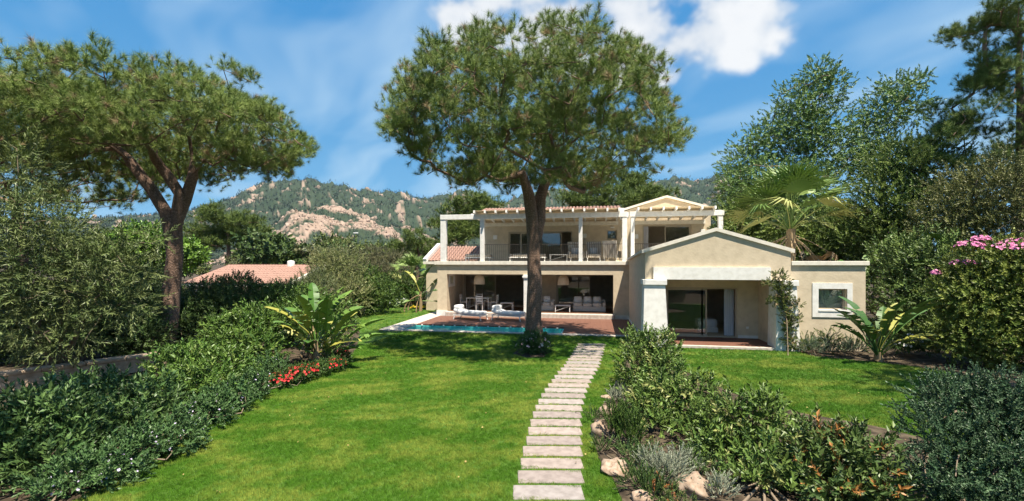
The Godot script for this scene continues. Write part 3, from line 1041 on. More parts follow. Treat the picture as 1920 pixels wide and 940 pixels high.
func tiled(parent: Node3D, x0: float, x1: float, lo: Vector2, hi: Vector2, rows_shown: int, under: Material, local := true) -> void:   # lo, hi: (height, D) of eave and ridge
	var g := group_part(parent, "tile_roof")
	if not local: g.position = Vector3.ZERO
	var b := MB.new()
	var th := 0.12
	b.hexa([V(x0, lo.x - th, lo.y), V(x1, lo.x - th, lo.y), V(x1, hi.x - th, hi.y), V(x0, hi.x - th, hi.y)], [V(x0, lo.x, lo.y), V(x1, lo.x, lo.y), V(x1, hi.x, hi.y), V(x0, hi.x, hi.y)])
	part(g, "roof_slab", b, under, true)
	var w := 0.235
	var n := int((x1 - x0) / w)
	var run := Vector2(hi.y - lo.y, hi.x - lo.x)
	var rows := int(run.length() / 0.38)
	var tilt := Basis(Vector3.RIGHT, atan2(run.y, run.x))
	var tm := tile_mesh(w * 0.98, 0.44)
	var rest := []
	var rc := PackedColorArray()
	for r in rows:
		for k in n:
			var f := (r + 0.0) / rows
			var o := V(x0 + (k + 0.5) * (x1 - x0) / n, lerpf(lo.x, hi.x, f) + 0.01, lerpf(lo.y, hi.y, f) - 0.03)
			var x := Transform3D(tilt * Basis(Vector3.UP, rng.randf_range(-0.02, 0.02)), o + Vector3(0, rng.randf() * 0.012, 0))
			if r < rows_shown:
				var t := part(g, "roof_tile", tm, M.tile, true)
				t.transform = x
			else:
				rest.append(x)
				rc.append(Color.WHITE)
	if rest.size() > 0: copies(g, "roof_tiles", tm, M.tile, rest, rc)
func railing(h: Node3D, x0: float, x1: float, y: float, d: float) -> void:
	var g := group_part(h, "railing")
	part(g, "top_rail", bx(x0, x1, y + 0.99, y + 1.02, d - 0.025, d + 0.025), M.iron, true)
	part(g, "bottom_rail", bx(x0, x1, y + 0.09, y + 0.115, d - 0.015, d + 0.015), M.iron, true)
	var m := bx(-0.008, 0.008, 0.0, 0.875, -0.008, 0.008).mesh()
	var n := int((x1 - x0) / 0.125)
	for k in n:
		var o := part(g, "baluster", m, M.iron, true)
		o.position = V(x0 + (k + 0.5) * (x1 - x0) / n, y + 0.115, d)
func pergola(h: Node3D, posts: Array, x0: float, x1: float, rx0: float, rx1: float, nr: int) -> void:
	var g := group_part(h, "pergola")
	for q in posts: part(g, "post", bx(q[0] - q[1] / 2, q[0] + q[1] / 2, 3.4, 5.97, 27.45, 27.45 + q[1], 0.01), M.white_paint, true)
	part(g, "beam", bx(x0, x1, 5.97, 6.26, 27.42, 27.68, 0.012), M.white_paint, true)
	part(g, "ledger", bx(rx0 - 0.1, rx1 + 0.1, 5.70, 5.93, 29.8, 29.998), M.cream_trim, true)
	var xs := []
	for k in nr: xs.append(lerpf(rx0, rx1, k / (nr - 1.0)))
	for k in nr:
		var b := MB.new()
		b.bar(V(xs[k], 6.385, 27.05), V(xs[k], 6.03, 29.94), 0.1, 0.17)
		part(g, "rafter", b, M.white_paint, true)
		if k < nr - 1:
			b = MB.new()
			var a: float = xs[k] + 0.052
			var e: float = xs[k + 1] - 0.052
			b.hexa([V(a, 6.44, 27.12), V(e, 6.44, 27.12), V(e, 6.09, 29.94), V(a, 6.09, 29.94)], [V(a, 6.45, 27.12), V(e, 6.45, 27.12), V(e, 6.10, 29.94), V(a, 6.10, 29.94)])
			part(g, "canvas_strip", b, M.canvas, true)
func make_house() -> void:
	var h := thing("villa", "beige two-storey villa with white pergolas, porch and gabled wing", "house", V(-1.0, 0, 29))
	# ground floor of the main block
	var b := MB.new()
	b.box(-9.46, -8.84, 0.0, 3.18, 27.5, 28.1)
	b.box(-9.46, -8.84, 0.0, 3.18, 28.85, 31.2)
	b.box(-9.46, -8.84, 0.0, 1.95, 28.1, 28.85)
	b.box(-9.46, -8.84, 2.45, 3.18, 28.1, 28.85)
	b.box(-8.84, 1.24, 2.6, 3.18, 27.5, 28.0)
	b.box(1.24, 2.28, 0.0, 3.18, 27.5, 28.0)
	b.box(1.9, 2.28, 0.0, 2.6, 28.0, 31.0)
	part(h, "wall", b, M.plaster)
	b = MB.new()
	b.wall(-8.84, 2.28, 0.3, 2.6, 31.0, 31.2, [[-8.75, -4.44, 0.0, 2.5], [-2.35, 1.84, 0.0, 2.5]])
	part(h, "wall", b, M.plaster)
	part(h, "porch_ceiling", bx(-8.84, 2.28, 2.6, 3.18, 28.0, 36.0), M.ceiling)
	b = MB.new()
	b.shell(-9.3, 2.2, 0.3, 2.6, 31.2, 36.0)
	part(h, "room", b, M.plaster)
	part(h, "porch_floor", bx(-8.84, 2.28, 0.0, 0.295, 27.56, 31.0), M.floor_wood)
	part(h, "porch_step", bx(-8.84, 1.3, 0.0, 0.31, 27.15, 27.56, 0.03), M.coping)
	part(h, "plinth", bx(-9.5, -8.8, 0.0, 0.35, 27.46, 27.499), M.white_paint)
	part(h, "plinth", bx(1.3, 2.12, 0.0, 0.25, 27.45, 27.499), M.cream_trim)
	b = MB.new()
	b.box(-4.03, -3.71, 0.31, 2.4, 27.42, 27.74, 0.01)
	b.box(-4.10, -3.64, 2.4, 2.52, 27.36, 27.80, 0.01)
	b.box(-4.05, -3.69, 2.52, 2.6, 27.40, 27.76)
	part(h, "porch_column", b, M.white_paint)
	part(h, "balcony_slab", bx(-9.62, 2.12, 3.18, 3.4, 27.38, 30.6, 0.01), M.cream_trim)
	var g := group_part(h, "side_window")
	b = MB.new()
	b.box(-8.84, -8.81, 1.78, 2.6, 27.85, 28.1)
	b.box(-8.84, -8.81, 1.78, 2.6, 28.85, 29.15)
	b.box(-8.84, -8.81, 1.78, 1.95, 28.1, 28.85)
	b.box(-8.84, -8.81, 2.45, 2.6, 28.1, 28.85)
	part(g, "surround", b, M.white_paint, true)
	b = MB.new()
	b.quad(V(-9.1, 1.95, 28.1), V(-9.1, 1.95, 28.85), V(-9.1, 2.45, 28.85), V(-9.1, 2.45, 28.1))
	part(g, "pane", b, M.glass, true)
	sliding_door(h, -8.75, -4.44, 0.3, 2.5, 31.03, [[-8.68, -7.4], [-7.45, -6.5]])
	sliding_door(h, -2.35, 1.84, 0.3, 2.5, 31.03, [[-2.28, -0.85], [-0.9, -0.1]])
	# upper floor
	b = MB.new()
	b.wall(-7.17, 2.0, 3.4, 6.35, 30.0, 30.25, [[-5.43, -1.24, 3.0, 5.34], [0.95, 1.58, 4.75, 5.37]])
	b.box(-7.17, -6.92, 3.4, 6.35, 30.25, 36.0)
	b.wall(2.0, 7.2, 3.4, 6.42, 30.001, 30.25, [[3.15, 6.08, 3.0, 5.66]])
	b.prism([Vector2(2.0, 6.42), Vector2(7.2, 6.42), Vector2(7.2, 6.55), Vector2(4.6, 7.36), Vector2(2.0, 6.55)], 30.0, 30.25)
	b.box(6.95, 7.2, 3.4, 6.42, 30.25, 36.0)
	part(h, "wall", b, M.plaster)
	b = MB.new()
	b.shell(-6.9, 1.9, 3.42, 5.9, 30.25, 34.0)
	b.shell(2.1, 6.9, 3.42, 5.9, 30.25, 34.0)
	part(h, "room", b, M.plaster)
	part(h, "upper_ceiling", bx(-6.9, 6.9, 5.96, 6.1, 30.25, 36.0), M.ceiling)
	sliding_door(h, -5.43, -1.24, 3.42, 5.34, 30.06, [[-5.36, -4.6], [-4.6, -3.2], [-3.25, -1.9]])
	sliding_door(h, 3.15, 6.08, 3.42, 5.66, 30.06, [[4.5, 6.01]])
	window(h, 0.95, 1.58, 4.75, 5.37, 30.0, 0.0)
	tiled(h, -7.75, 1.95, Vector2(6.42, 29.75), Vector2(7.2, 33.2), 3, M.cream_trim)
	part(h, "roof_verge", bx(-7.9, -7.752, 6.3, 6.55, 29.7, 33.2), M.white_paint)
	part(h, "roof_verge", bx(1.72, 1.99, 6.3, 6.72, 29.55, 29.99), M.white_paint)
	b = MB.new()
	for s in [[2.0, -0.08], [7.2, 0.12]]:
		var e := V(s[0] + s[1], 6.58, 29.9)
		b.hexa([e, e + V(0, 0, 0.32), V(4.6, 7.36, 30.22), V(4.6, 7.36, 29.9)] if s[0] < 4 else [V(4.6, 7.36, 29.9), V(4.6, 7.36, 30.22), e + V(0, 0, 0.32), e], [e + Vector3(0, 0.13, 0), e + V(0, 0.13, 0.32), V(4.6, 7.5, 30.22), V(4.6, 7.5, 29.9)] if s[0] < 4 else [V(4.6, 7.5, 29.9), V(4.6, 7.5, 30.22), e + V(0, 0.13, 0.32), e + Vector3(0, 0.13, 0)])
	part(h, "gable_verge", b, M.cream_trim)
	b = MB.new()
	b.hexa([V(1.92, 6.5, 30.25), V(4.6, 7.32, 30.25), V(4.6, 7.32, 36), V(1.92, 6.5, 36)], [V(1.92, 6.6, 30.25), V(4.6, 7.42, 30.25), V(4.6, 7.42, 36), V(1.92, 6.6, 36)])
	b.hexa([V(4.6, 7.32, 30.25), V(7.32, 6.5, 30.25), V(7.32, 6.5, 36), V(4.6, 7.32, 36)], [V(4.6, 7.42, 30.25), V(7.32, 6.6, 30.25), V(7.32, 6.6, 36), V(4.6, 7.42, 36)])
	part(h, "gable_roof", b, M.tile)
	for q in [[-6.29, 4.98], [-0.46, 5.02], [2.75, 4.95], [6.72, 5.2]]:
		part(h, "wall_lamp", bx(q[0] - 0.13, q[0] + 0.13, q[1] - 0.14, q[1] + 0.14, 29.87, 29.998, 0.02), M.white_paint)
	part(h, "alarm_box", bx(1.18, 1.42, 5.5, 5.58, 29.9, 29.998), M.white_paint)
	pergola(h, [[-9.08, 0.34], [-6.6, 0.26], [-0.65, 0.22], [1.88, 0.28]], -9.26, 2.02, -7.0, 1.55, 14)
	pergola(h, [[2.33, 0.21], [7.12, 0.25]], 2.16, 7.3, 2.62, 6.75, 7)
	part(h, "pergola_link", bx(1.76, 2.14, 5.97, 6.27, 27.7, 29.99), M.white_paint)
	railing(h, -8.9, -6.74, 3.4, 27.55)
	railing(h, -6.46, -0.77, 3.4, 27.55)
	railing(h, -0.53, 1.73, 3.4, 27.55)
	railing(h, 2.45, 6.98, 3.4, 27.55)
	# lower block at the left end
	b = MB.new()
	b.box(-11.3, -9.47, 0.0, 3.3, 30.5, 36.0)
	b.box(-9.47, -7.18, 3.2, 3.3, 30.62, 36.0)
	part(h, "wall", b, M.plaster)
	tiled(h, -11.2, -7.2, Vector2(3.38, 30.65), Vector2(4.42, 33.3), 7, M.cream_trim)
	b = MB.new()
	b.bar(V(-11.33, 3.44, 30.3), V(-11.33, 4.62, 33.3), 0.24, 0.26)
	part(h, "roof_verge", b, M.white_paint)
	part(h, "eave", bx(-11.45, -9.63, 3.2, 3.38, 30.3, 30.64), M.cream_trim)
	# gabled wing
	b = MB.new()
	b.prism([Vector2(2.13, 2.69), Vector2(7.54, 2.69), Vector2(7.54, 3.76), Vector2(4.83, 4.58), Vector2(2.13, 3.76)], 19.3, 19.6)
	b.box(2.13, 2.5, 0.0, 2.69, 19.3, 19.6)
	b.box(7.0, 7.54, 0.0, 2.69, 19.3, 19.6)
	b.box(2.13, 2.35, 0.0, 3.42, 19.6, 27.5)
	b.hexa([V(2.13, 3.42, 19.6), V(2.35, 3.42, 19.6), V(2.35, 3.42, 27.5), V(2.13, 3.42, 27.5)], [V(2.13, 3.76, 19.6), V(2.35, 3.76, 19.6), V(2.35, 3.43, 27.5), V(2.13, 3.43, 27.5)])
	b.box(7.3, 7.54, 0.0, 3.5, 19.6, 27.4)
	b.box(7.0, 7.3, 0.0, 2.69, 19.6, 21.2)
	part(h, "wall", b, M.plaster)
	b = MB.new()
	b.wall(2.35, 7.3, 0.1, 2.69, 21.2, 21.4, [[3.2, 6.17, 0.0, 2.26]])
	part(h, "wall", b, M.plaster)
	part(h, "wing_roof", bx(2.35, 7.3, 3.3, 3.42, 19.6, 27.4), M.cream_trim)
	part(h, "porch_ceiling", bx(2.35, 7.3, 2.69, 2.85, 19.6, 21.4), M.ceiling)
	b = MB.new()
	b.shell(2.5, 7.2, 0.12, 2.6, 21.4, 26.5)
	part(h, "room", b, M.plaster)
	part(h, "porch_floor", bx(2.5, 7.0, 0.0, 0.1, 19.12, 21.2), M.decking)
	part(h, "porch_edge", bx(2.5, 7.0, 0.0, 0.105, 18.95, 19.12, 0.01), M.coping)
	part(h, "skirting", bx(6.2, 6.995, 0.1, 0.22, 21.17, 21.199), M.white_paint)
	part(h, "skirting", bx(2.08, 2.128, 0.0, 0.16, 20.0, 27.4), M.cream_trim)
	part(h, "socket", bx(6.52, 6.62, 0.5, 0.6, 21.18, 21.199), M.white_paint)
	sliding_door(h, 3.2, 6.17, 0.1, 2.26, 21.23, [[3.27, 4.78], [4.72, 4.95]])
	part(h, "lintel_band", bx(2.44, 6.8, 2.69, 3.16, 19.2, 19.299), M.white_paint)
	part(h, "lintel_soffit", bx(2.5, 7.0, 2.67, 2.689, 19.2, 19.6), M.white_paint)
	for q in [[2.0, 2.98, 2.06, 2.86], [6.86, 7.72, 6.92, 7.62]]:
		b = MB.new()
		b.hexa([V(q[0], 0, 18.88), V(q[1], 0, 18.88), V(q[1], 0, 19.75), V(q[0], 0, 19.75)], [V(q[2], 2.46, 18.98), V(q[3], 2.46, 18.98), V(q[3], 2.46, 19.75), V(q[2], 2.46, 19.75)])
		b.box(q[2] - 0.06, q[3] + 0.06, 2.46, 2.666, 18.92, 19.78, 0.012)
		part(h, "battered_column", b, M.white_paint)
	b = MB.new()
	for s in [[2.0, 3.72, 1.0], [7.66, 3.72, -1.0]]:
		var e := V(s[0], s[1], 19.23)
		var a := V(4.83, 4.585, 19.23)
		var q := V(0, 0, 0.41)
		var up := Vector3(0, 0.14, 0)
		if s[2] > 0: b.hexa([e, a, a + q, e + q], [e + up, a + up, a + q + up, e + q + up])
		else: b.hexa([a, e, e + q, a + q], [a + up, e + up, e + q + up, a + q + up])
	part(h, "gable_verge", b, M.cream_trim)
	b = MB.new()
	b.hexa([V(2.0, 3.765, 19.65), V(2.4, 3.765, 19.65), V(2.4, 3.44, 27.4), V(2.0, 3.44, 27.4)], [V(2.0, 3.86, 19.65), V(2.4, 3.86, 19.65), V(2.4, 3.53, 27.4), V(2.0, 3.53, 27.4)])
	part(h, "wall_coping", b, M.cream_trim)
	# flat-roofed bay at the right end
	b = MB.new()
	b.wall(7.545, 10.14, 0.0, 3.24, 19.35, 19.7, [[8.52, 9.51, 1.49, 2.35]])
	b.box(9.9, 10.14, 0.0, 3.24, 19.7, 26.0)
	part(h, "wall", b, M.plaster)
	part(h, "flat_roof", bx(7.56, 10.24, 3.24, 3.4, 19.27, 26.1, 0.01), M.cream_trim)
	window(h, 8.52, 9.51, 1.49, 2.35, 19.35, 0.21)

# ---------- furniture, each built at its own base
func cushion(b: MB, o: Vector3, s: Vector3, turn := Basis.IDENTITY) -> void:
	var n := 8
	var s0 := b.v.size()
	for j in n + 1:
		for i in n * 2:
			var a := TAU * i / (n * 2)
			var e := PI * j / n - PI / 2
			var f := func(x): return signf(x) * pow(absf(x), 0.35)
			var d := Vector3(f.call(cos(a)) * f.call(cos(e)), f.call(sin(e)) , f.call(sin(a)) * f.call(cos(e)))
			b.vert(o + turn * (d * s * 0.5), turn * Vector3(cos(a) * cos(e), sin(e), sin(a) * cos(e)))
	for j in n:
		for i in n * 2:
			var k := (i + 1) % (n * 2)
			var r := s0 + j * n * 2
			for q in [r + i, r + k, r + n * 2 + k, r + i, r + n * 2 + k, r + n * 2 + i]: b.ix.append(q)
func lounger(label: String, where: Vector3, turn: float) -> void:
	var t := thing("sun_lounger", label, "sun lounger", where, "white loungers beside the pool")
	t.rotation.y = turn
	var b := MB.new()
	for z in [-0.36, 0.36]: b.bar(Vector3(-0.95, 0.27, z), Vector3(0.95, 0.27, z), 0.05, 0.05)
	for x in [-0.93, 0.0, 0.93]: b.bar(Vector3(x, 0.27, -0.34), Vector3(x, 0.27, 0.34), 0.05, 0.04)
	part(t, "frame", b, M.white_metal, true)
	for x in [-0.85, 0.85]:
		for z in [-0.36, 0.36]:
			b = MB.new()
			b.tube(PackedVector3Array([Vector3(x, 0.27, z), Vector3(x * 1.03, 0.12, z * 1.02), Vector3(x * 1.09, 0.0, z * 1.05)]), PackedFloat32Array([0.032, 0.026, 0.035]), 8)
			part(t, "leg", b, M.white_metal, true)
	b = MB.new()
	cushion(b, Vector3(0.27, 0.39, 0), Vector3(1.4, 0.22, 0.84))
	part(t, "mattress", b, M.cushion, true)
	b = MB.new()
	cushion(b, Vector3(-0.62, 0.45, 0), Vector3(0.72, 0.22, 0.82), Basis(Vector3(0, 0, 1), -0.25))
	part(t, "back_cushion", b, M.cushion, true)
	b = MB.new()
	cushion(b, Vector3(-0.78, 0.66, 0), Vector3(0.34, 0.3, 0.7))
	part(t, "pillow", b, M.cushion, true)
func table(called: String, label: String, where: Vector3, w: float, d: float, hh: float, m: String, group := "") -> void:
	var t := thing(called, label, "table", where, group)
	part(t, "table_top", bx(-w / 2, w / 2, hh - 0.04, hh, -d / 2, d / 2, 0.008), M[m], true)
	for x in [-1, 1]:
		for z in [-1, 1]: part(t, "leg", bx(x * (w / 2 - 0.04) - 0.02, x * (w / 2 - 0.04) + 0.02, 0, hh - 0.041, z * (d / 2 - 0.04) - 0.02, z * (d / 2 - 0.04) + 0.02), M[m], true)
	var b := MB.new()
	for z in [-1, 1]: b.bar(Vector3(-w / 2 + 0.07, 0.08, z * (d / 2 - 0.04)), Vector3(w / 2 - 0.07, hh - 0.08, z * (d / 2 - 0.04)), 0.015, 0.015)
	part(t, "brace", b, M[m], true)
func chair(label: String, where: Vector3, turn: float) -> void:
	var t := thing("dining_chair", label, "chair", where, "dining chairs on the porch")
	t.rotation.y = turn
	var b := MB.new()
	b.box(-0.23, 0.23, 0.43, 0.48, -0.23, 0.23, 0.01)
	part(t, "seat", b, M.sofa_cloth, true)
	for x in [-0.2, 0.2]:
		b = MB.new()
		b.bar(Vector3(x, 0, 0.2), Vector3(x, 0.43, 0.2), 0.035, 0.035)
		part(t, "leg", b, M.white_metal, true)
		b = MB.new()
		b.bar(Vector3(x, 0, -0.22), Vector3(x, 0.95, -0.26), 0.035, 0.035)
		part(t, "leg", b, M.white_metal, true)
	for y in [0.6, 0.74, 0.88]:
		b = MB.new()
		b.bar(Vector3(-0.19, y, -0.245), Vector3(0.19, y, -0.245), 0.02, 0.07)
		part(t, "back_slat", b, M.white_metal, true)
func sofa(label: String, where: Vector3, w: float, cush: int) -> void:
	var t := thing("sofa", label, "sofa", where)
	part(t, "base", bx(-w / 2, w / 2, 0.0, 0.32, -0.45, 0.45, 0.03), M.sofa_cloth, true)
	part(t, "backrest", bx(-w / 2, w / 2, 0.321, 0.68, 0.22, 0.44, 0.05), M.sofa_cloth, true)
	part(t, "armrest", bx(w / 2 - 0.2, w / 2 - 0.002, 0.321, 0.56, -0.44, 0.215, 0.04), M.sofa_cloth, true)
	for k in cush:
		var b := MB.new()
		var cw := (w - 0.22) / cush
		cushion(b, Vector3(-w / 2 + (k + 0.5) * cw, 0.41, 0.12), Vector3(cw * 0.97, 0.2, 0.64))
		part(t, "seat_cushion", b, M.sofa_cloth, true)
		b = MB.new()
		cushion(b, Vector3(-w / 2 + (k + 0.5) * cw, 0.68, -0.1), Vector3(cw * 0.85, 0.42, 0.2), Basis(Vector3.RIGHT, -0.25))
		part(t, "pillow", b, M.cushion, true)
func armchair(label: String, where: Vector3, turn: float) -> void:
	var t := thing("armchair", label, "armchair", where, "striped armchairs on the balcony")
	t.rotation.y = turn
	part(t, "seat", bx(-0.4, 0.4, 0.2, 0.44, -0.38, 0.38, 0.03), M.striped_cloth, true)
	var b := MB.new()
	b.hexa([Vector3(-0.38, 0.2, -0.33), Vector3(0.38, 0.2, -0.33), Vector3(0.38, 0.2, -0.45), Vector3(-0.38, 0.2, -0.45)], [Vector3(-0.43, 1.2, -0.48), Vector3(0.43, 1.2, -0.48), Vector3(0.43, 1.2, -0.6), Vector3(-0.43, 1.2, -0.6)])
	part(t, "backrest", b, M.striped_cloth, true)
	for x in [-0.42, 0.42]: part(t, "armrest", bx(x - 0.05, x + 0.05, 0.2, 0.6, -0.36, 0.3, 0.02), M.striped_cloth, true)
	for x in [-0.36, 0.36]:
		for z in [-0.34, 0.34]:
			b = MB.new()
			b.tube(PackedVector3Array([Vector3(x, 0.21, z), Vector3(x * 1.05, 0.0, z * 1.05)]), PackedFloat32Array([0.03, 0.02]), 8)
			part(t, "leg", b, M.white_metal, true)
	b = MB.new()
	cushion(b, Vector3(0, 0.62, -0.25), Vector3(0.5, 0.4, 0.16), Basis(Vector3.RIGHT, -0.2))
	part(t, "pillow", b, M.sofa_cloth, true)
func daybed(label: String, where: Vector3, w: float) -> void:
	var t := thing("daybed", label, "daybed", where)
	part(t, "base", bx(-w / 2, w / 2, 0.2, 0.26, -0.4, 0.4, 0.01), M.white_metal, true)
	var b := MB.new()
	cushion(b, Vector3(0, 0.36, 0), Vector3(w, 0.2, 0.8))
	part(t, "mattress", b, M.striped_cloth, true)
	for x in [-1, 1]:
		for z in [-0.34, 0.34]: part(t, "leg", bx(x * (w / 2 - 0.08) - 0.025, x * (w / 2 - 0.08) + 0.025, 0, 0.2, z - 0.025, z + 0.025), M.white_metal, true)
func pendant(label: String, where: Vector3) -> void:
	var t := thing("pendant_lamp", label, "lamp", where, "pendant lamps over the porch")
	var b := MB.new()
	b.lathe(Vector3.ZERO, [Vector2(0.36, -0.62), Vector2(0.35, -0.35), Vector2(0.3, -0.16), Vector2(0.2, -0.04), Vector2(0.05, 0.0)], 20)
	part(t, "lamp_shade", b, M.shade, true)
	b = MB.new()
	b.bar(Vector3(0, -0.02, 0), Vector3(0, 0.06, 0), 0.02, 0.02)
	part(t, "cord", b, M.iron, true)
func curtain(label: String, x0: float, x1: float, y0: float, y1: float, d: float) -> void:
	var t := thing("curtain", label, "curtain", V(x0, y0, d))
	var b := MB.new()
	var n := 36
	for side in [0, 1]:
		for k in n + 1:
			var f := float(k) / n
			var w = sin(f * TAU * 5.0) * 0.045 + side * 0.012
			var m := Vector3(-cos(f * TAU * 5.0) * 0.8, 0, 1).normalized() * (1 if side == 0 else -1)
			b.vert(V(lerpf(x0, x1, f), y0, d + w), m)
			b.vert(V(lerpf(x0, x1, f), y1, d + w * 0.8), m)
		var s = side * (n + 1) * 2
		for k in n:
			var a = s + k * 2
			for q in ([a, a + 3, a + 2, a, a + 1, a + 3] if side == 0 else [a, a + 2, a + 3, a, a + 3, a + 1]): b.ix.append(q)
	part(t, "cloth", b, M.curtain)
	part(t, "rod", bx(x0, x1, y1, y1 + 0.03, d - 0.015, d + 0.015), M.frame)
func make_furniture() -> void:
	lounger("white sun lounger on the deck in front of the dining chairs", ground(882, 599, 0.048), -0.3)
	lounger("white sun lounger on the deck beside the white porch column", ground(954, 600, 0.048), -0.3)
	table("dining_table", "pale dining table among chairs on the porch", V(-7.2, 0.298, 29.1), 1.5, 0.9, 0.76, "white_metal")
	chair("dining chair at the table end away from the white column", V(-8.15, 0.298, 29.1), PI / 2)
	chair("dining chair at the table end towards the white column", V(-6.2, 0.298, 29.0), -PI / 2)
	chair("dining chair on the pool side of the porch table", V(-6.95, 0.298, 28.4), PI)
	chair("dining chair on the glass door side of the porch table", V(-7.4, 0.298, 29.85), 0.0)
	table("side_table", "small open side table on the porch left of the white column", V(-5.25, 0.298, 28.6), 0.8, 0.5, 0.5, "white_metal")
	sofa("short pale sofa on the porch behind the pine trunk", V(-2.95, 0.298, 29.2), 1.25, 2)
	sofa("long pale sofa with a row of pillows on the porch", V(-0.15, 0.298, 29.2), 2.0, 3)
	table("coffee_table", "low open metal coffee table between the porch sofas", V(-1.75, 0.298, 28.4), 0.95, 0.5, 0.42, "white_metal")
	pendant("cream dome pendant lamp over the porch dining table", V(-7.15, 2.54, 29.0))
	pendant("cream dome pendant lamp over the porch sofas", V(-1.75, 2.54, 29.0))
	armchair("striped armchair on the balcony left of the thin pergola post", V(-0.95, 3.401, 28.5), 0.2)
	armchair("striped armchair facing out on the balcony beside the blank wall", V(0.12, 3.401, 28.4), 0.0)
	armchair("striped armchair turned its back to the railing under the small window", V(1.2, 3.401, 28.2), 2.8)
	daybed("striped daybed on the balcony before the glass doors", V(-3.9, 3.401, 28.4), 2.3)
	daybed("pale daybed on the open left end of the balcony", V(-7.1, 3.401, 28.7), 1.7)
	table("balcony_table", "low open metal table on the balcony by the armchairs", V(-2.0, 3.401, 28.4), 1.1, 0.6, 0.42, "white_metal")
	curtain("white curtain drawn aside in the open door of the gabled wing", 5.72, 6.12, 0.14, 2.2, 21.55)
	curtain("pale curtain drawn aside in the upper gable door", 3.2, 3.55, 3.44, 5.6, 30.4)
	var t := thing("bench_seat", "white upholstered box seat inside the open wing door", "seat", V(5.3, 0.125, 22.8))
	part(t, "base", bx(-0.5, 0.4, 0.0, 0.25, -0.4, 0.4, 0.02), M.sofa_cloth, true)
	var b := MB.new()
	cushion(b, Vector3(-0.05, 0.42, 0), Vector3(0.9, 0.38, 0.8))
	part(t, "cushion", b, M.cushion, true)

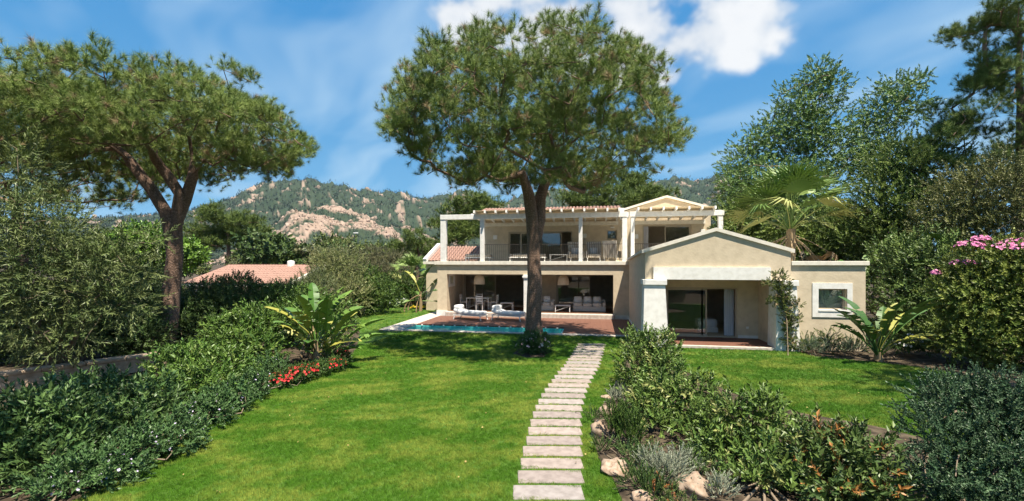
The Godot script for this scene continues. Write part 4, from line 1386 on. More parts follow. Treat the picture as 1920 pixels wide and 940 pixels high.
# ---------- pines
func make_pines() -> void:
	var needle := [Color(0.115, 0.185, 0.036), Color(0.26, 0.325, 0.085), Color(0.32, 0.24, 0.13), 0.08]
	# the great umbrella pine before the house
	var o := V(-2.38, 0, 19.5)
	var cush := dome(o + Vector3(0.1, 0, 1.7), [[11.7, 0, 1.5], [11.35, 0, 2.6], [10.8, 0, 3.8], [10.0, 0, 4.8], [9.1, 0, 5.3], [8.3, 0, 5.3], [7.6, 2.2, 4.9], [6.9, 1.6, 3.8], [6.4, 1.4, 2.4]], 350, 0.4, 0.72)
	for q in [[1268, 258, 0.5], [1255, 200, 0.5], [1280, 265, 0.4], [1200, 135, 0.55], [733, 200, 0.55], [745, 215, 0.4], [815, 85, 0.5], [1025, 48, 0.5], [1060, 50, 0.45], [880, 75, 0.5], [760, 130, 0.5], [1240, 320, 0.4], [800, 320, 0.4]]:
		cush.append([at(q[0], q[1], 18.2), q[2]])
	var fork := at(1003, 452, 19.7)
	pine("umbrella_pine", "tall umbrella pine with forked trunk standing before the pool and villa", [[o, at(1001, 560, 19.7), fork, at(997, 405, 19.5), at(990, 365, 19.3), at(978, 325, 19.0)], [fork, at(1010, 410, 19.8), at(1014, 372, 19.9), at(1026, 325, 20.1)]], cush, 0.36, 0.3, 7.8, needle, "needle", "", 0.22)
	# the broad pine at the left
	o = ground(308, 668)
	var c := at(250, 490, 16.8)
	c.y = 0
	cush = dome(c, [[9.8, 0, 2.8], [9.5, 0, 4.2], [9.0, 0, 5.1], [8.4, 0, 5.6], [7.8, 0.5, 5.7], [7.3, 2.8, 5.3], [6.95, 3.2, 4.6]], 270, 0.44, 0.78, Vector2(1.0, 0.85))
	for q in [[560, 262, 0.45], [585, 275, 0.3], [530, 285, 0.4], [500, 200, 0.5], [470, 150, 0.5], [540, 240, 0.5], [420, 128, 0.5], [450, 140, 0.45], [480, 310, 0.35]]:
		cush.append([at(q[0], q[1], 16.6), q[2]])
	var f2 := at(330, 420, 17.2)
	pine("umbrella_pine", "broad umbrella pine with twin reddish stems beside the low stone wall", [[o, at(318, 560, 17.2), at(326, 480, 17.2), f2, at(345, 375, 17.2), at(362, 330, 17.0)], [at(326, 480, 17.2), at(312, 400, 17.0), at(285, 355, 16.8), at(245, 305, 16.6)], [f2, at(338, 365, 17.0), at(318, 335, 16.9), at(290, 300, 16.7)]], cush, 0.36, 0.3, 7.8, needle, "needle", "", 0.16)
	# a second one whose crown runs on past it
	o = ground(40, 655)
	c = at(30, 490, 21.0)
	c.y = 0
	cush = dome(c, [[10.8, 0, 3.0], [10.2, 0, 5.0], [9.2, 0, 6.0], [8.2, 1, 6.0], [7.2, 2, 5.0], [6.2, 1, 3.6]], 170, 0.55, 0.9)
	pine("umbrella_pine", "shaded umbrella pine behind the willowy olive bush at the lawn's far corner", [[V(c.x, 0, -c.z), V(c.x + 0.3, 3.5, -c.z), V(c.x, 6.0, -c.z)]], cush, 0.34, 0.36, 7.0, needle, "needle", "", 0.2)
	# the tall layered pine at the right
	var right := []
	for q in [[1838, 45, 22, 62, 26], [1905, 25, 21, 50, 30], [1960, 60, 22, 70, 40], [1868, 105, 22, 60, 32], [1915, 150, 21, 60, 40], [1845, 150, 22, 38, 20], [1772, 222, 23, 48, 34], [1835, 240, 22, 66, 40], [1905, 255, 21, 60, 50], [1960, 200, 21, 60, 60], [1755, 290, 23, 50, 30], [1860, 320, 22, 70, 40], [1950, 330, 21, 60, 50]]:
		var l := lobe(q[0], q[1], q[2], q[3], q[4])
		for k in 13:
			var d := Vector3(rng.randfn(), rng.randfn(), rng.randfn()).normalized()
			right.append([l[0] + d * l[1] * pow(rng.randf(), 0.4), rng.randf_range(0.4, 0.65)])
	o = at(1905, 490, 21.5)
	o.y = 0
	pine("layered_pine", "tall dark pine in layered tiers above the bougainvillea", [[o, o + Vector3(0.1, 6, 0), o + Vector3(0.2, 11, 0), o + Vector3(0.1, 14.6, 0)]], right, 0.3, 0.3, 8.0, [Color(0.075, 0.135, 0.025), Color(0.17, 0.225, 0.05)], "needle", "", 0.08)
	# pines behind the house
	var far := [Color(0.07, 0.115, 0.02), Color(0.13, 0.18, 0.035)]
	var back := func(label, lobes, base, n):
		var cs := []
		for l in lobes:
			for k in n:
				var d := Vector3(rng.randfn(), rng.randfn(), rng.randfn()).normalized()
				cs.append([l[0] + d * l[1] * pow(rng.randf(), 0.4), rng.randf_range(0.7, 1.1)])
		var m: Vector3 = lobes[0][0]
		pine("background_pine", label, [[base, base.lerp(Vector3(m.x, m.y, m.z), 0.75)]], cs, 0.32, 0.6, 7.0, far, "far_needle", "pines in the background")
	back.call("spreading pine behind the tiled roof next to the upper gable", [lobe(1130, 352, 44, 70, 22), lobe(1195, 342, 44, 50, 22), lobe(1085, 376, 43, 30, 16), lobe(1150, 378, 44, 80, 18)], V(2.6, 0, 46), 14)
	back.call("yellowish pine just behind the ridge of the upper gable", [lobe(1228, 370, 40, 34, 18), lobe(1205, 385, 40, 40, 14)], V(6, 0, 42), 12)
	back.call("round pine behind the open left end of the pergola", [lobe(870, 392, 46, 46, 20), lobe(845, 420, 45, 40, 30), lobe(895, 420, 45, 40, 30), lobe(910, 388, 47, 34, 12), lobe(870, 445, 45, 50, 24)], V(-13, 0, 45), 13)
	back.call("round green pine above the neighbour's tiled roof", [lobe(430, 408, 52, 62, 26), lobe(390, 430, 52, 45, 30), lobe(470, 432, 52, 45, 30), lobe(430, 445, 52, 80, 26), lobe(380, 460, 52, 40, 25)], at(425, 546, 52) * Vector3(1, 0, 1), 17)
	back.call("low spreading pine left of the villa's sloped white verge", [lobe(785, 448, 62, 34, 18), lobe(760, 468, 62, 36, 20), lobe(805, 470, 62, 30, 20)], at(782, 540, 62) * Vector3(1, 0, 1), 12)

# ---------- broad leaves that show one by one
func big_leaf(L: float, W: float, bend: float, fold: float, tears: int, sd: int) -> ArrayMesh:    # stalk and blade, growing along +Y and leaning to +X
	var r := RandomNumberGenerator.new()
	r.seed = sd
	var b := MB.new()
	var n := 16
	var stalk := L * 0.55
	var pts := []
	var ang := 0.12
	var p := Vector3.ZERO
	pts.append(p)
	for k in 6:
		p += Vector3(sin(ang), cos(ang), 0) * stalk / 6
		ang += bend * 0.06
		pts.append(p)
	b.tube(PackedVector3Array(pts), PackedFloat32Array([0.045, 0.036, 0.03, 0.027, 0.025, 0.022, 0.02]), 6)
	var rib := [p]
	var dirs := []
	for k in n:
		ang += bend / n * (0.6 + 0.9 * k / n)
		dirs.append(Vector3(sin(ang), cos(ang), 0))
		p += dirs[-1] * (L - stalk * 0.2) / n
		rib.append(p)
	var rip := {}
	for k in tears: rip[r.randi_range(3, n - 3) * (1 if r.randf() < 0.5 else -1)] = true
	for s in [-1.0, 1.0]:
		for k in n:
			var w0 := W * 0.5 * pow(sin(PI * clampf((k + 0.35) / (n + 0.5), 0, 1)), 0.6)
			var w1 := W * 0.5 * pow(sin(PI * clampf((k + 1.35) / (n + 0.5), 0, 1)), 0.6) if k < n - 1 else 0.01
			var d: Vector3 = dirs[k]
			var nn := Vector3(d.y, -d.x, 0)
			var a: Vector3 = rib[k]
			var e: Vector3 = rib[k + 1]
			var wav := 0.03 * sin(k * 1.3 + s)
			var oa := a + Vector3(0, 0, s * w0 * cos(fold)) - nn * (w0 * sin(fold) + wav * w0)
			var oe := e + Vector3(0, 0, s * w1 * cos(fold)) - nn * (w1 * sin(fold) + 0.03 * sin((k + 1) * 1.3 + s) * w1)
			if rip.has(int(k * s)): oe = oe.lerp(oa, 0.7) - Vector3(0, 0.05, 0)
			if s > 0: b.quad(a, oa, oe, e)
			else: b.quad(a, e, oe, oa)
	return b.mesh()
func banana(called: String, label: String, base: Vector3, n: int, L: float, W: float, spread: float, pal: Array, sd: int, heads := 1, dry := 0, trunk_h := 0.5) -> void:
	var t := thing(called, label, "plant", base)
	var r := RandomNumberGenerator.new()
	r.seed = sd
	var mats := []
	for k in 6:
		var m := StandardMaterial3D.new()
		m.albedo_color = srgb(pal[0].lerp(pal[1], k / 4.0) if k < 5 else Color(0.30, 0.30, 0.06))
		m.roughness = 0.38
		m.metallic_specular = 0.45
		m.backlight = Color(0.45, 0.55, 0.12)
		mats.append(m)
	for h in heads:
		var off := Vector3(r.randf_range(-0.4, 0.4), 0, r.randf_range(-0.3, 0.3)) * (0.0 if h == 0 else 1.0)
		var th := trunk_h * r.randf_range(0.7, 1.1) if h == 0 else trunk_h * r.randf_range(0.2, 0.7)
		var b := MB.new()
		b.tube(PackedVector3Array([off, off + Vector3(0.03, th * 0.5, 0.0), off + Vector3(0.0, th + 0.12, 0.02)]), PackedFloat32Array([0.13, 0.11, 0.07]), 9, 0.1, r)
		part(t, "stem", b, M.dry_stalk, true)
		var shapes := []
		for k in 3: shapes.append(big_leaf(L * r.randf_range(0.8, 1.05), W * r.randf_range(0.85, 1.1), r.randf_range(0.3, 0.8), r.randf_range(0.25, 0.6), 5, sd * 10 + k))
		for k in n:
			var f := float(k) / n
			var o := part(t, "leaf", shapes[k % 3], mats[r.randi() % 6], true)
			o.position = off + Vector3(0, th * (1.0 - 0.5 * f), 0)
			o.rotation = Vector3(0, k * 2.4 + r.randf_range(-0.4, 0.4), 0)
			o.transform.basis = Basis(Vector3.UP, k * 2.4 + r.randf_range(-0.4, 0.4)) * Basis(Vector3(0, 0, 1), -spread * (0.1 + 0.95 * f) * r.randf_range(0.8, 1.15)) * Basis(Vector3.UP, r.randf_range(-0.5, 0.5)).scaled(Vector3.ONE * r.randf_range(0.75, 1.05))
	for k in dry:
		var o := part(t, "dry_leaf", big_leaf(L * 0.7, W * 0.35, 1.5, 1.1, 3, sd + 90 + k), M.dry_stalk, true)
		o.position = Vector3(0, trunk_h * 0.8, 0)
		o.transform.basis = Basis(Vector3.UP, r.randf() * TAU) * Basis(Vector3(0, 0, 1), -1.7)
func fan_leaf(L: float, R: float, droop: float, sd: int) -> ArrayMesh:
	var r := RandomNumberGenerator.new()
	r.seed = sd
	var b := MB.new()
	b.tube(PackedVector3Array([Vector3.ZERO, Vector3(L * 0.1, L * 0.5, 0), Vector3(L * 0.28, L * 0.95, 0)]), PackedFloat32Array([0.035, 0.025, 0.016]), 5)
	var o := Vector3(L * 0.28, L * 0.95, 0)
	var ax := Vector3(0.45, 0.89, 0)
	var nn := Vector3(0.89, -0.45, 0)
	var n := 24
	for k in n:
		var a := lerpf(-1.3, 1.3, (k + 0.5) / n)
		var d := ax * cos(a) + Vector3(0, 0, 1) * sin(a)
		var s := nn.cross(d)
		var len := R * (0.72 + 0.28 * cos(a * 0.7)) * r.randf_range(0.9, 1.08)
		var pleat := nn * (0.03 if k % 2 == 0 else -0.03)
		var w := 0.058 * R
		var m := o + d * len * 0.42 + pleat
		var tip := o + d * len + nn * droop * len * r.randf_range(0.1, 0.5) - Vector3(0, droop * len * r.randf_range(0.15, 0.5), 0)
		b.quad(o - s * 0.01, o + s * 0.01, m + s * w * 0.55, m - s * w * 0.55)
		b.tri(m - s * w * 0.55, m + s * w * 0.55, tip)
	return b.mesh()
func fan_palm(label: String, base: Vector3, h: float, n: int, R: float, sd: int, dead: int) -> void:
	var t := thing("fan_palm", label, "palm tree", base)
	var r := RandomNumberGenerator.new()
	r.seed = sd
	var b := MB.new()
	var pp := PackedVector3Array()
	var rr := PackedFloat32Array()
	for k in 9:
		pp.append(Vector3(0.03 * sin(k), h * k / 8.0, 0.02 * cos(k)))
		rr.append(lerpf(0.27, 0.2, k / 8.0) * (1.0 + 0.08 * (k % 2)))
	b.tube(pp, rr, 10, 0.08, r)
	part(t, "trunk", b, M.dry_stalk, true)
	var greens := []
	for c in [Color(0.13, 0.215, 0.045), Color(0.19, 0.275, 0.07), Color(0.29, 0.31, 0.10)]:
		var m := StandardMaterial3D.new()
		m.albedo_color = srgb(c)
		m.roughness = 0.5
		m.backlight = Color(0.4, 0.45, 0.15)
		greens.append(m)
	var straw := StandardMaterial3D.new()
	straw.albedo_color = srgb(Color(0.46, 0.33, 0.19))
	straw.roughness = 0.9
	var shapes := [fan_leaf(R * 0.66, R * 0.58, 0.45, sd + 1), fan_leaf(R * 0.72, R * 0.52, 0.7, sd + 2), fan_leaf(R * 0.58, R * 0.6, 0.3, sd + 3)]
	for k in n:
		var f := float(k) / n
		var o := part(t, "frond", shapes[k % 3], greens[r.randi() % 2 if f < 0.75 else 2], true)
		o.position = Vector3(0, h - 0.1 + 0.15 * (1.0 - f), 0)
		o.transform.basis = Basis(Vector3.UP, k * 2.4 + r.randf_range(-0.3, 0.3)) * Basis(Vector3(0, 0, 1), 0.35 - 1.5 * f * r.randf_range(0.8, 1.1)) * Basis(Vector3.UP, r.randf_range(-0.6, 0.6))
	for k in dead:
		var o := part(t, "dead_frond", fan_leaf(R * 0.6, R * 0.4, 0.9, sd + 20 + k), straw, true)
		o.position = Vector3(0, h - 0.25, 0)
		o.transform.basis = Basis(Vector3.UP, k * 2.4 + r.randf() * 0.5) * Basis(Vector3(0, 0, 1), -r.randf_range(1.7, 2.5))

# ---------- trees and shrubs
func lobes_of(list: Array) -> Array:
	var out := []
	for q in list: out.append(lobe(q[0], q[1], q[2] if q[2] > 0 else EYE * F / (q[1] + 0.7 * q[4] - 490.0), q[3], q[4]))   # no distance given: it grows from the ground it touches
	return out
func foot(u: float, t: float) -> Vector3:
	return at(u, 490, t) * Vector3(1, 0, 1)
func bloom_part(t: Node3D, lobes: Array, n: int, size: float, pal: Array, up := 0.8) -> void:
	var xf := []
	var cols := PackedColorArray()
	for i in n:
		var l: Array = lobes[rng.randi() % lobes.size()]
		var d := Vector3(rng.randfn(), absf(rng.randfn()) * up, rng.randfn() + 0.5).normalized()
		var p: Vector3 = l[0] + d * l[1] * rng.randf_range(0.92, 1.06) - t.position
		xf.append(Transform3D(facing(d + Vector3.UP * 0.5, size * rng.randf_range(0.7, 1.3)), p))
		cols.append(hue(pal))
	copies(t, "blossom", T.flower[0], M.petal, xf, cols)
func make_trees() -> void:
	var ash := [Color(0.095, 0.175, 0.045), Color(0.19, 0.285, 0.085)]
	plant("leafy_tree", "tall airy green tree behind the palm, its top bent by wind", "tree", foot(1490, 30), lobes_of([[1535, 140, 30, 36, 30], [1555, 165, 30, 40, 34], [1500, 190, 30, 52, 40], [1480, 240, 30, 60, 45], [1545, 235, 30, 55, 50], [1440, 265, 30, 52, 36], [1530, 290, 30, 80, 50], [1400, 300, 30, 48, 44], [1430, 350, 29, 80, 55], [1510, 360, 29, 80, 55], [1372, 345, 29, 30, 40], [1390, 400, 29, 50, 45]]), {"size": 0.4, "cover": 0.78, "pal": ash, "kind": "oval", "r": 0.28, "twigs": 9, "tip": 0.014, "up": 0.2, "inner": 0.55})
	plant("leafy_tree", "slender airy green tree beside the tall layered pine", "tree", foot(1640, 30), lobes_of([[1720, 150, 30, 24, 18], [1680, 165, 30, 44, 26], [1655, 205, 30, 48, 40], [1705, 205, 30, 40, 34], [1630, 255, 30, 45, 45], [1610, 310, 30, 45, 45], [1660, 300, 30, 55, 50]]), {"size": 0.4, "cover": 0.72, "pal": ash, "kind": "oval", "r": 0.2, "twigs": 9, "tip": 0.013, "up": 0.2, "inner": 0.55})
	var oak := [Color(0.085, 0.145, 0.03), Color(0.19, 0.25, 0.06)]
	plant("evergreen_oak", "dense evergreen tree right of the fan palm", "tree", foot(1690, 24), lobes_of([[1690, 300, 25, 60, 40], [1740, 320, 24, 70, 60], [1660, 360, 25, 60, 50], [1700, 390, 24, 80, 60], [1640, 420, 25, 60, 55], [1770, 400, 23, 70, 60], [1580, 440, 26, 60, 50], [1700, 460, 24, 90, 55]]), {"size": 0.5, "cover": 1.5, "pal": oak, "kind": "small", "r": 0.26, "tip": 0.012})
	plant("evergreen_oak", "olive-brown evergreen tree under the tall layered pine", "tree", foot(1840, 20), lobes_of([[1830, 370, 20, 80, 60], [1890, 360, 19, 70, 80], [1790, 430, 20, 70, 60], [1870, 440, 19, 80, 55]]), {"size": 0.42, "cover": 1.5, "pal": [Color(0.10, 0.12, 0.04), Color(0.19, 0.20, 0.07)], "kind": "small", "r": 0.22, "tip": 0.012})
	plant("dark_tree", "dark leafy tree behind the palm's trunk and flat roof", "tree", foot(1480, 28), lobes_of([[1390, 425, 28, 50, 50], [1440, 440, 28, 70, 55], [1540, 440, 28, 70, 55], [1600, 470, 27, 60, 60], [1480, 480, 28, 90, 40]]), {"size": 0.55, "cover": 1.6, "pal": oak, "kind": "oval", "r": 0.24, "tip": 0.012})
	var hedge := [Color(0.065, 0.115, 0.03), Color(0.14, 0.2, 0.05)]
	plant("tall_shrub", "dark tall shrub behind the big-leaved plant at the bay's corner", "shrub", foot(1700, 19.5), lobes_of([[1680, 500, 20, 50, 50], [1740, 500, 19, 60, 60], [1700, 570, 19, 60, 60], [1760, 580, 18.5, 50, 60], [1720, 620, 18.5, 60, 40]]), {"size": 0.36, "cover": 1.5, "pal": hedge, "kind": "laurel", "stems": 4, "r": 0.06, "leaf_name": "foliage", "wood": "stems"})
	var bl := lobes_of([[1850, 500, 15.5, 60, 45], [1910, 510, 15, 70, 60], [1810, 560, 15.5, 55, 50], [1870, 580, 15, 80, 60], [1930, 600, 14.5, 60, 70], [1820, 630, 15, 70, 50], [1900, 650, 14.5, 70, 45]])
	var bo := plant("bougainvillea", "big yellow-green bougainvillea bush topped with magenta blossom", "shrub", foot(1860, 15), bl, {"size": 0.3, "cover": 1.7, "pal": [Color(0.085, 0.14, 0.025), Color(0.19, 0.225, 0.045)], "kind": "oval", "stems": 5, "r": 0.06, "leaf_name": "foliage", "wood": "stems"})
	bloom_part(bo, [lobe(1890, 468, 15, 42, 12), lobe(1910, 460, 15, 30, 12), lobe(1820, 462, 15.5, 22, 10), lobe(1810, 495, 15.5, 22, 8), lobe(1755, 513, 15.8, 7, 6), lobe(1840, 450, 15.5, 14, 8)], 420, 0.09, [Color(0.55, 0.14, 0.34), Color(0.75, 0.32, 0.5)])
	# left side
	var grey := [Color(0.08, 0.125, 0.038), Color(0.18, 0.22, 0.08)]
	plant("willowy_bush", "large grey-green willowy bush overhanging the low stone wall", "shrub", ground(110, 712), lobes_of([[30, 320, 12.5, 60, 70], [40, 420, 12, 80, 70], [120, 440, 12.5, 75, 55], [60, 510, 12, 90, 70], [180, 490, 12.5, 70, 50], [240, 500, 13, 55, 35], [150, 550, 12.3, 90, 60], [225, 570, 12.8, 55, 50], [40, 600, 12, 80, 60], [120, 630, 12.2, 80, 45], [-60, 480, 11.5, 90, 120], [275, 450, 13.3, 40, 16]]), {"size": 0.42, "cover": 1.1, "pal": grey, "kind": "narrow", "stems": 5, "r": 0.09, "leaf_name": "foliage", "wood": "stems", "up": 0.2, "inner": 0.55})
	plant("leafy_tree", "bright green round tree behind the broad pine's trunk", "tree", foot(265, 34), lobes_of([[265, 450, 34, 45, 22], [240, 470, 34, 45, 25], [300, 468, 34, 40, 25], [350, 480, 33, 30, 24]]), {"size": 0.5, "cover": 1.7, "pal": [Color(0.08, 0.17, 0.02), Color(0.15, 0.26, 0.035)], "kind": "far", "r": 0.18})
	var gree := [Color(0.055, 0.12, 0.02), Color(0.125, 0.205, 0.04), Color(0.17, 0.24, 0.055), 0.06]
	var o := {"size": 0.28, "cover": 1.8, "pal": gree, "kind": "laurel", "mat": "glossy_leaf", "stems": 5, "r": 0.05, "leaf_name": "foliage", "wood": "stems", "group": "shrubs along the left border"}
	var left := [
		["dark oleander shrub at the near end of the left border", 70, 7.4, [[40, 810, 7.6, 85, 60], [100, 795, 7.8, 75, 56], [20, 870, 7.2, 90, 62], [100, 862, 7.4, 80, 60], [-60, 850, 7.2, 80, 80]]],
		["dark leafy shrub between the stone wall's end and the blue-flowered edging", 210, 9.0, [[140, 760, 9.3, 60, 42], [200, 765, 9.2, 66, 50], [270, 765, 9.2, 66, 44], [230, 825, 8.5, 80, 45]]],
		["glossy bright shrub at the foot of the broad pine", 350, 11.0, [[330, 700, 11.4, 52, 38], [375, 690, 11.8, 52, 38], [380, 730, 10.8, 60, 42], [305, 745, 10.6, 55, 38], [420, 700, 11.8, 42, 40]]],
		["green shrub between the pine's foot and the big-leaved plant", 455, 14.0, [[430, 625, 14.6, 42, 34], [475, 615, 14.6, 46, 38], [450, 655, 14, 55, 38], [515, 615, 15, 36, 34], [495, 660, 13.4, 36, 30]]],
		["dark glossy shrub below the neighbour's tiled roof", 420, 19.0, [[400, 556, 19, 40, 26], [445, 545, 19, 36, 30], [370, 590, 18.6, 40, 40], [430, 590, 18.5, 50, 40], [360, 625, 17.8, 45, 40]]],
		["light green shrub behind the big-leaved plant", 545, 19.0, [[540, 562, 20, 45, 28], [500, 572, 19.5, 45, 36], [575, 580, 19, 40, 36], [545, 598, 18.5, 50, 36], [620, 592, 19, 38, 30], [604, 628, 16.6, 38, 30], [646, 606, 18.4, 20, 20]]]]
	left.append(["dark thicket behind the low stone wall under the willowy bush", 150, 15.5, [[60, 600, 16, 80, 70], [150, 600, 16, 80, 70], [240, 600, 16.5, 70, 60], [-40, 600, 15.5, 80, 90], [270, 640, 16, 50, 40]]])
	left.append(["dark thicket right of the broad pine's trunk", 360, 19.0, [[350, 585, 20, 45, 42], [300, 575, 21, 50, 45], [250, 550, 21, 60, 50]]])
	for k in left.size():
		var q: Array = left[k]
		var oo := o.duplicate()
		if k == 4 or k > 5: oo.pal = [Color(0.05, 0.095, 0.026), Color(0.10, 0.155, 0.045)]
		if k < 2: oo.pal = [Color(0.05, 0.105, 0.03), Color(0.105, 0.175, 0.05)]
		plant("border_shrub", q[0], "shrub", foot(q[1], q[2]), lobes_of(q[3]), oo)
	var low := [["flowering plumbago clump nearest the dark oleander", 190, [[130, 905, 0, 60, 32], [200, 885, 0, 55, 32]]], ["flowering plumbago clump below the dark leafy shrub", 300, [[260, 850, 0, 55, 34], [330, 822, 0, 50, 34]]], ["flowering plumbago clump below the glossy bright shrub", 400, [[390, 775, 0, 42, 34], [430, 750, 0, 42, 32]]], ["flowering plumbago clump just before the red flowers", 475, [[470, 728, 0, 36, 28], [505, 700, 0, 34, 30]]]]
	for q in low:
		var ls := lobes_of(q[2])
		var f: Vector3 = ls[0][0]
		f.y = 0
		var p := plant("plumbago", q[0], "shrub", f, ls, {"size": 0.2, "cover": 1.9, "pal": [Color(0.05, 0.11, 0.035), Color(0.10, 0.18, 0.06)], "kind": "oval", "stems": 4, "r": 0.02, "leaf_name": "foliage", "wood": "stems", "group": "plumbago along the lawn edge"})
		bloom_part(p, ls, 40, 0.036, [Color(0.42, 0.36, 0.55), Color(0.6, 0.55, 0.68)])
	# far shrubs between the lawn's end and the valley
	var mid := [
		["variegated yellow-green bush above the tall banana leaf", 630, 30, [[610, 495, 31, 32, 25], [640, 500, 30, 42, 35], [625, 535, 29, 45, 35], [660, 555, 28, 35, 35]], [Color(0.13, 0.17, 0.05), Color(0.30, 0.31, 0.14)], "small"],
		["grey-brown bush in front of the spreading pine", 715, 42, [[700, 492, 42, 40, 26], [740, 500, 42, 40, 28], [720, 520, 40, 50, 25]], [Color(0.12, 0.13, 0.06), Color(0.2, 0.19, 0.1)], "small"],
		["mid green shrub at the far end of the lawn", 690, 30, [[690, 535, 31, 35, 30], [710, 555, 30, 40, 26], [675, 570, 29, 28, 22]], [Color(0.05, 0.10, 0.02), Color(0.11, 0.17, 0.035)], "oval"],
		["dark green shrub behind the white and blue flowers", 750, 34, [[745, 540, 35, 35, 26], [775, 550, 35, 30, 24], [730, 560, 34, 30, 16]], [Color(0.045, 0.085, 0.02), Color(0.09, 0.14, 0.03)], "oval"],
		["olive green bush right of the neighbour's roof", 585, 25, [[590, 535, 25.5, 34, 26], [560, 550, 25, 34, 22], [600, 560, 25, 35, 26]], [Color(0.09, 0.12, 0.05), Color(0.16, 0.19, 0.08)], "narrow"]]
	for q in mid:
		plant("garden_bush", q[0], "shrub", foot(q[1], q[2]), lobes_of(q[3]), {"size": 0.42, "cover": 1.9, "pal": q[4], "kind": q[5], "stems": 4, "r": 0.06, "leaf_name": "foliage", "wood": "stems"})
	# valley trees: a few kinds, repeated
	var kinds := []
	for k in 3:
		var ls := []
		for i in 7: ls.append([Vector3(rng.randfn() * 1.7, 3.6 + rng.randf() * 2.4, rng.randfn() * 1.5), Vector3(1.7, 1.3, 1.6) * rng.randf_range(0.75, 1.2)])
		kinds.append(plant("valley_tree", ["rounded olive-green tree in the valley below the rocky hill", "rounded dark green tree in the valley below the rocky hill", "loose grey-green tree in the valley below the rocky hill"][k], "tree", Vector3.ZERO, ls, {"size": 0.8, "cover": 1.6, "pal": [[Color(0.08, 0.115, 0.03), Color(0.15, 0.18, 0.05)], [Color(0.045, 0.085, 0.022), Color(0.09, 0.135, 0.035)], [Color(0.10, 0.12, 0.055), Color(0.17, 0.175, 0.085)]][k], "kind": "far", "r": 0.2, "group": ["olive-green valley trees", "dark green valley trees", "grey-green valley trees"][k]}))
	var spots := [[535, 80], [575, 95], [610, 85], [650, 100], [560, 62], [600, 58], [640, 66], [680, 90], [715, 80], [680, 58], [520, 110], [490, 75], [590, 120], [660, 130], [740, 70], [220, 60], [150, 70], [180, 90], [320, 80], [540, 48], [505, 52], [810, 80], [930, 70], [1330, 60], [1380, 48], [740, 110], [630, 48], [470, 100], [700, 120], [765, 90]]
	for k in spots.size():
		var s: Array = spots[k]
		var w := foot(s[0] + rng.randf_range(-10, 10), s[1])
		var sz := rng.randf_range(0.8, 1.15)
		w.y = -1.2 if s[1] > 55 else -1.8
		if k < 3:
			kinds[k].position = w
			continue
		put(kinds[k % 3], w, rng.randf() * TAU, sz)
	var cy := []
	for i in 6: cy.append([Vector3(0, 1.2 + i * 1.25, 0), Vector3(0.95 - 0.13 * i, 1.1, 0.95 - 0.13 * i)])
	var c0 := plant("cypress", "narrow dark cypress rising from the valley trees", "cypress", Vector3.ZERO, cy, {"size": 0.6, "cover": 2.0, "pal": [Color(0.04, 0.075, 0.028), Color(0.075, 0.115, 0.04)], "kind": "spike", "r": 0.14, "up": 1.2, "group": "cypresses in the valley"})
	c0.position = foot(713, 95)
	put(c0, foot(741, 110), 1.0, 1.2)
	put(c0, foot(762, 115), 2.0, 1.25)
	# trees beside the camera, out of the picture, that shade the near left border and the right-hand lawn
	plant("leafy_tree", "high-crowned tree shading the near end of the left border", "tree", V(-9.6, 0, 2.2), [[Vector3(-7.9, 9.2, -3.6), Vector3(2.0, 1.3, 2.0)], [Vector3(-9.4, 9.6, -2.6), Vector3(2.0, 1.4, 2.0)], [Vector3(-9.2, 9.4, -5.0), Vector3(1.7, 1.2, 1.7)]], {"size": 0.5, "cover": 0.8, "pal": ash, "kind": "oval", "r": 0.2, "tip": 0.012})
	plant("leafy_tree", "tall tree shading the right-hand lawn from beyond the lentisk", "tree", V(13.6, 0, 9.5), [[Vector3(11.6, 9.0, -11.0), Vector3(1.9, 1.3, 1.7)], [Vector3(13.4, 9.4, -10.5), Vector3(2.2, 1.6, 2.0)], [Vector3(12.8, 8.8, -12.6), Vector3(1.8, 1.3, 1.6)]], {"size": 0.5, "cover": 0.8, "pal": ash, "kind": "oval", "r": 0.2, "tip": 0.012})
	# the garden's own trees at the near end of the lawn, behind the camera (z > 0)
	var near_end := [[-16.0, 12.0, 1.3], [-9.0, 17.0, 0.95], [-2.0, 20.0, 0.85], [5.0, 17.0, 1.1], [11.0, 18.0, 1.35], [17.0, 12.0, 1.4], [-22.0, 6.0, 1.3]]
	for q in near_end: put(kinds[1], Vector3(q[0], 0.0, q[1]), rng.randf() * TAU, q[2], "large dark green tree standing beyond the near end of the lawn")

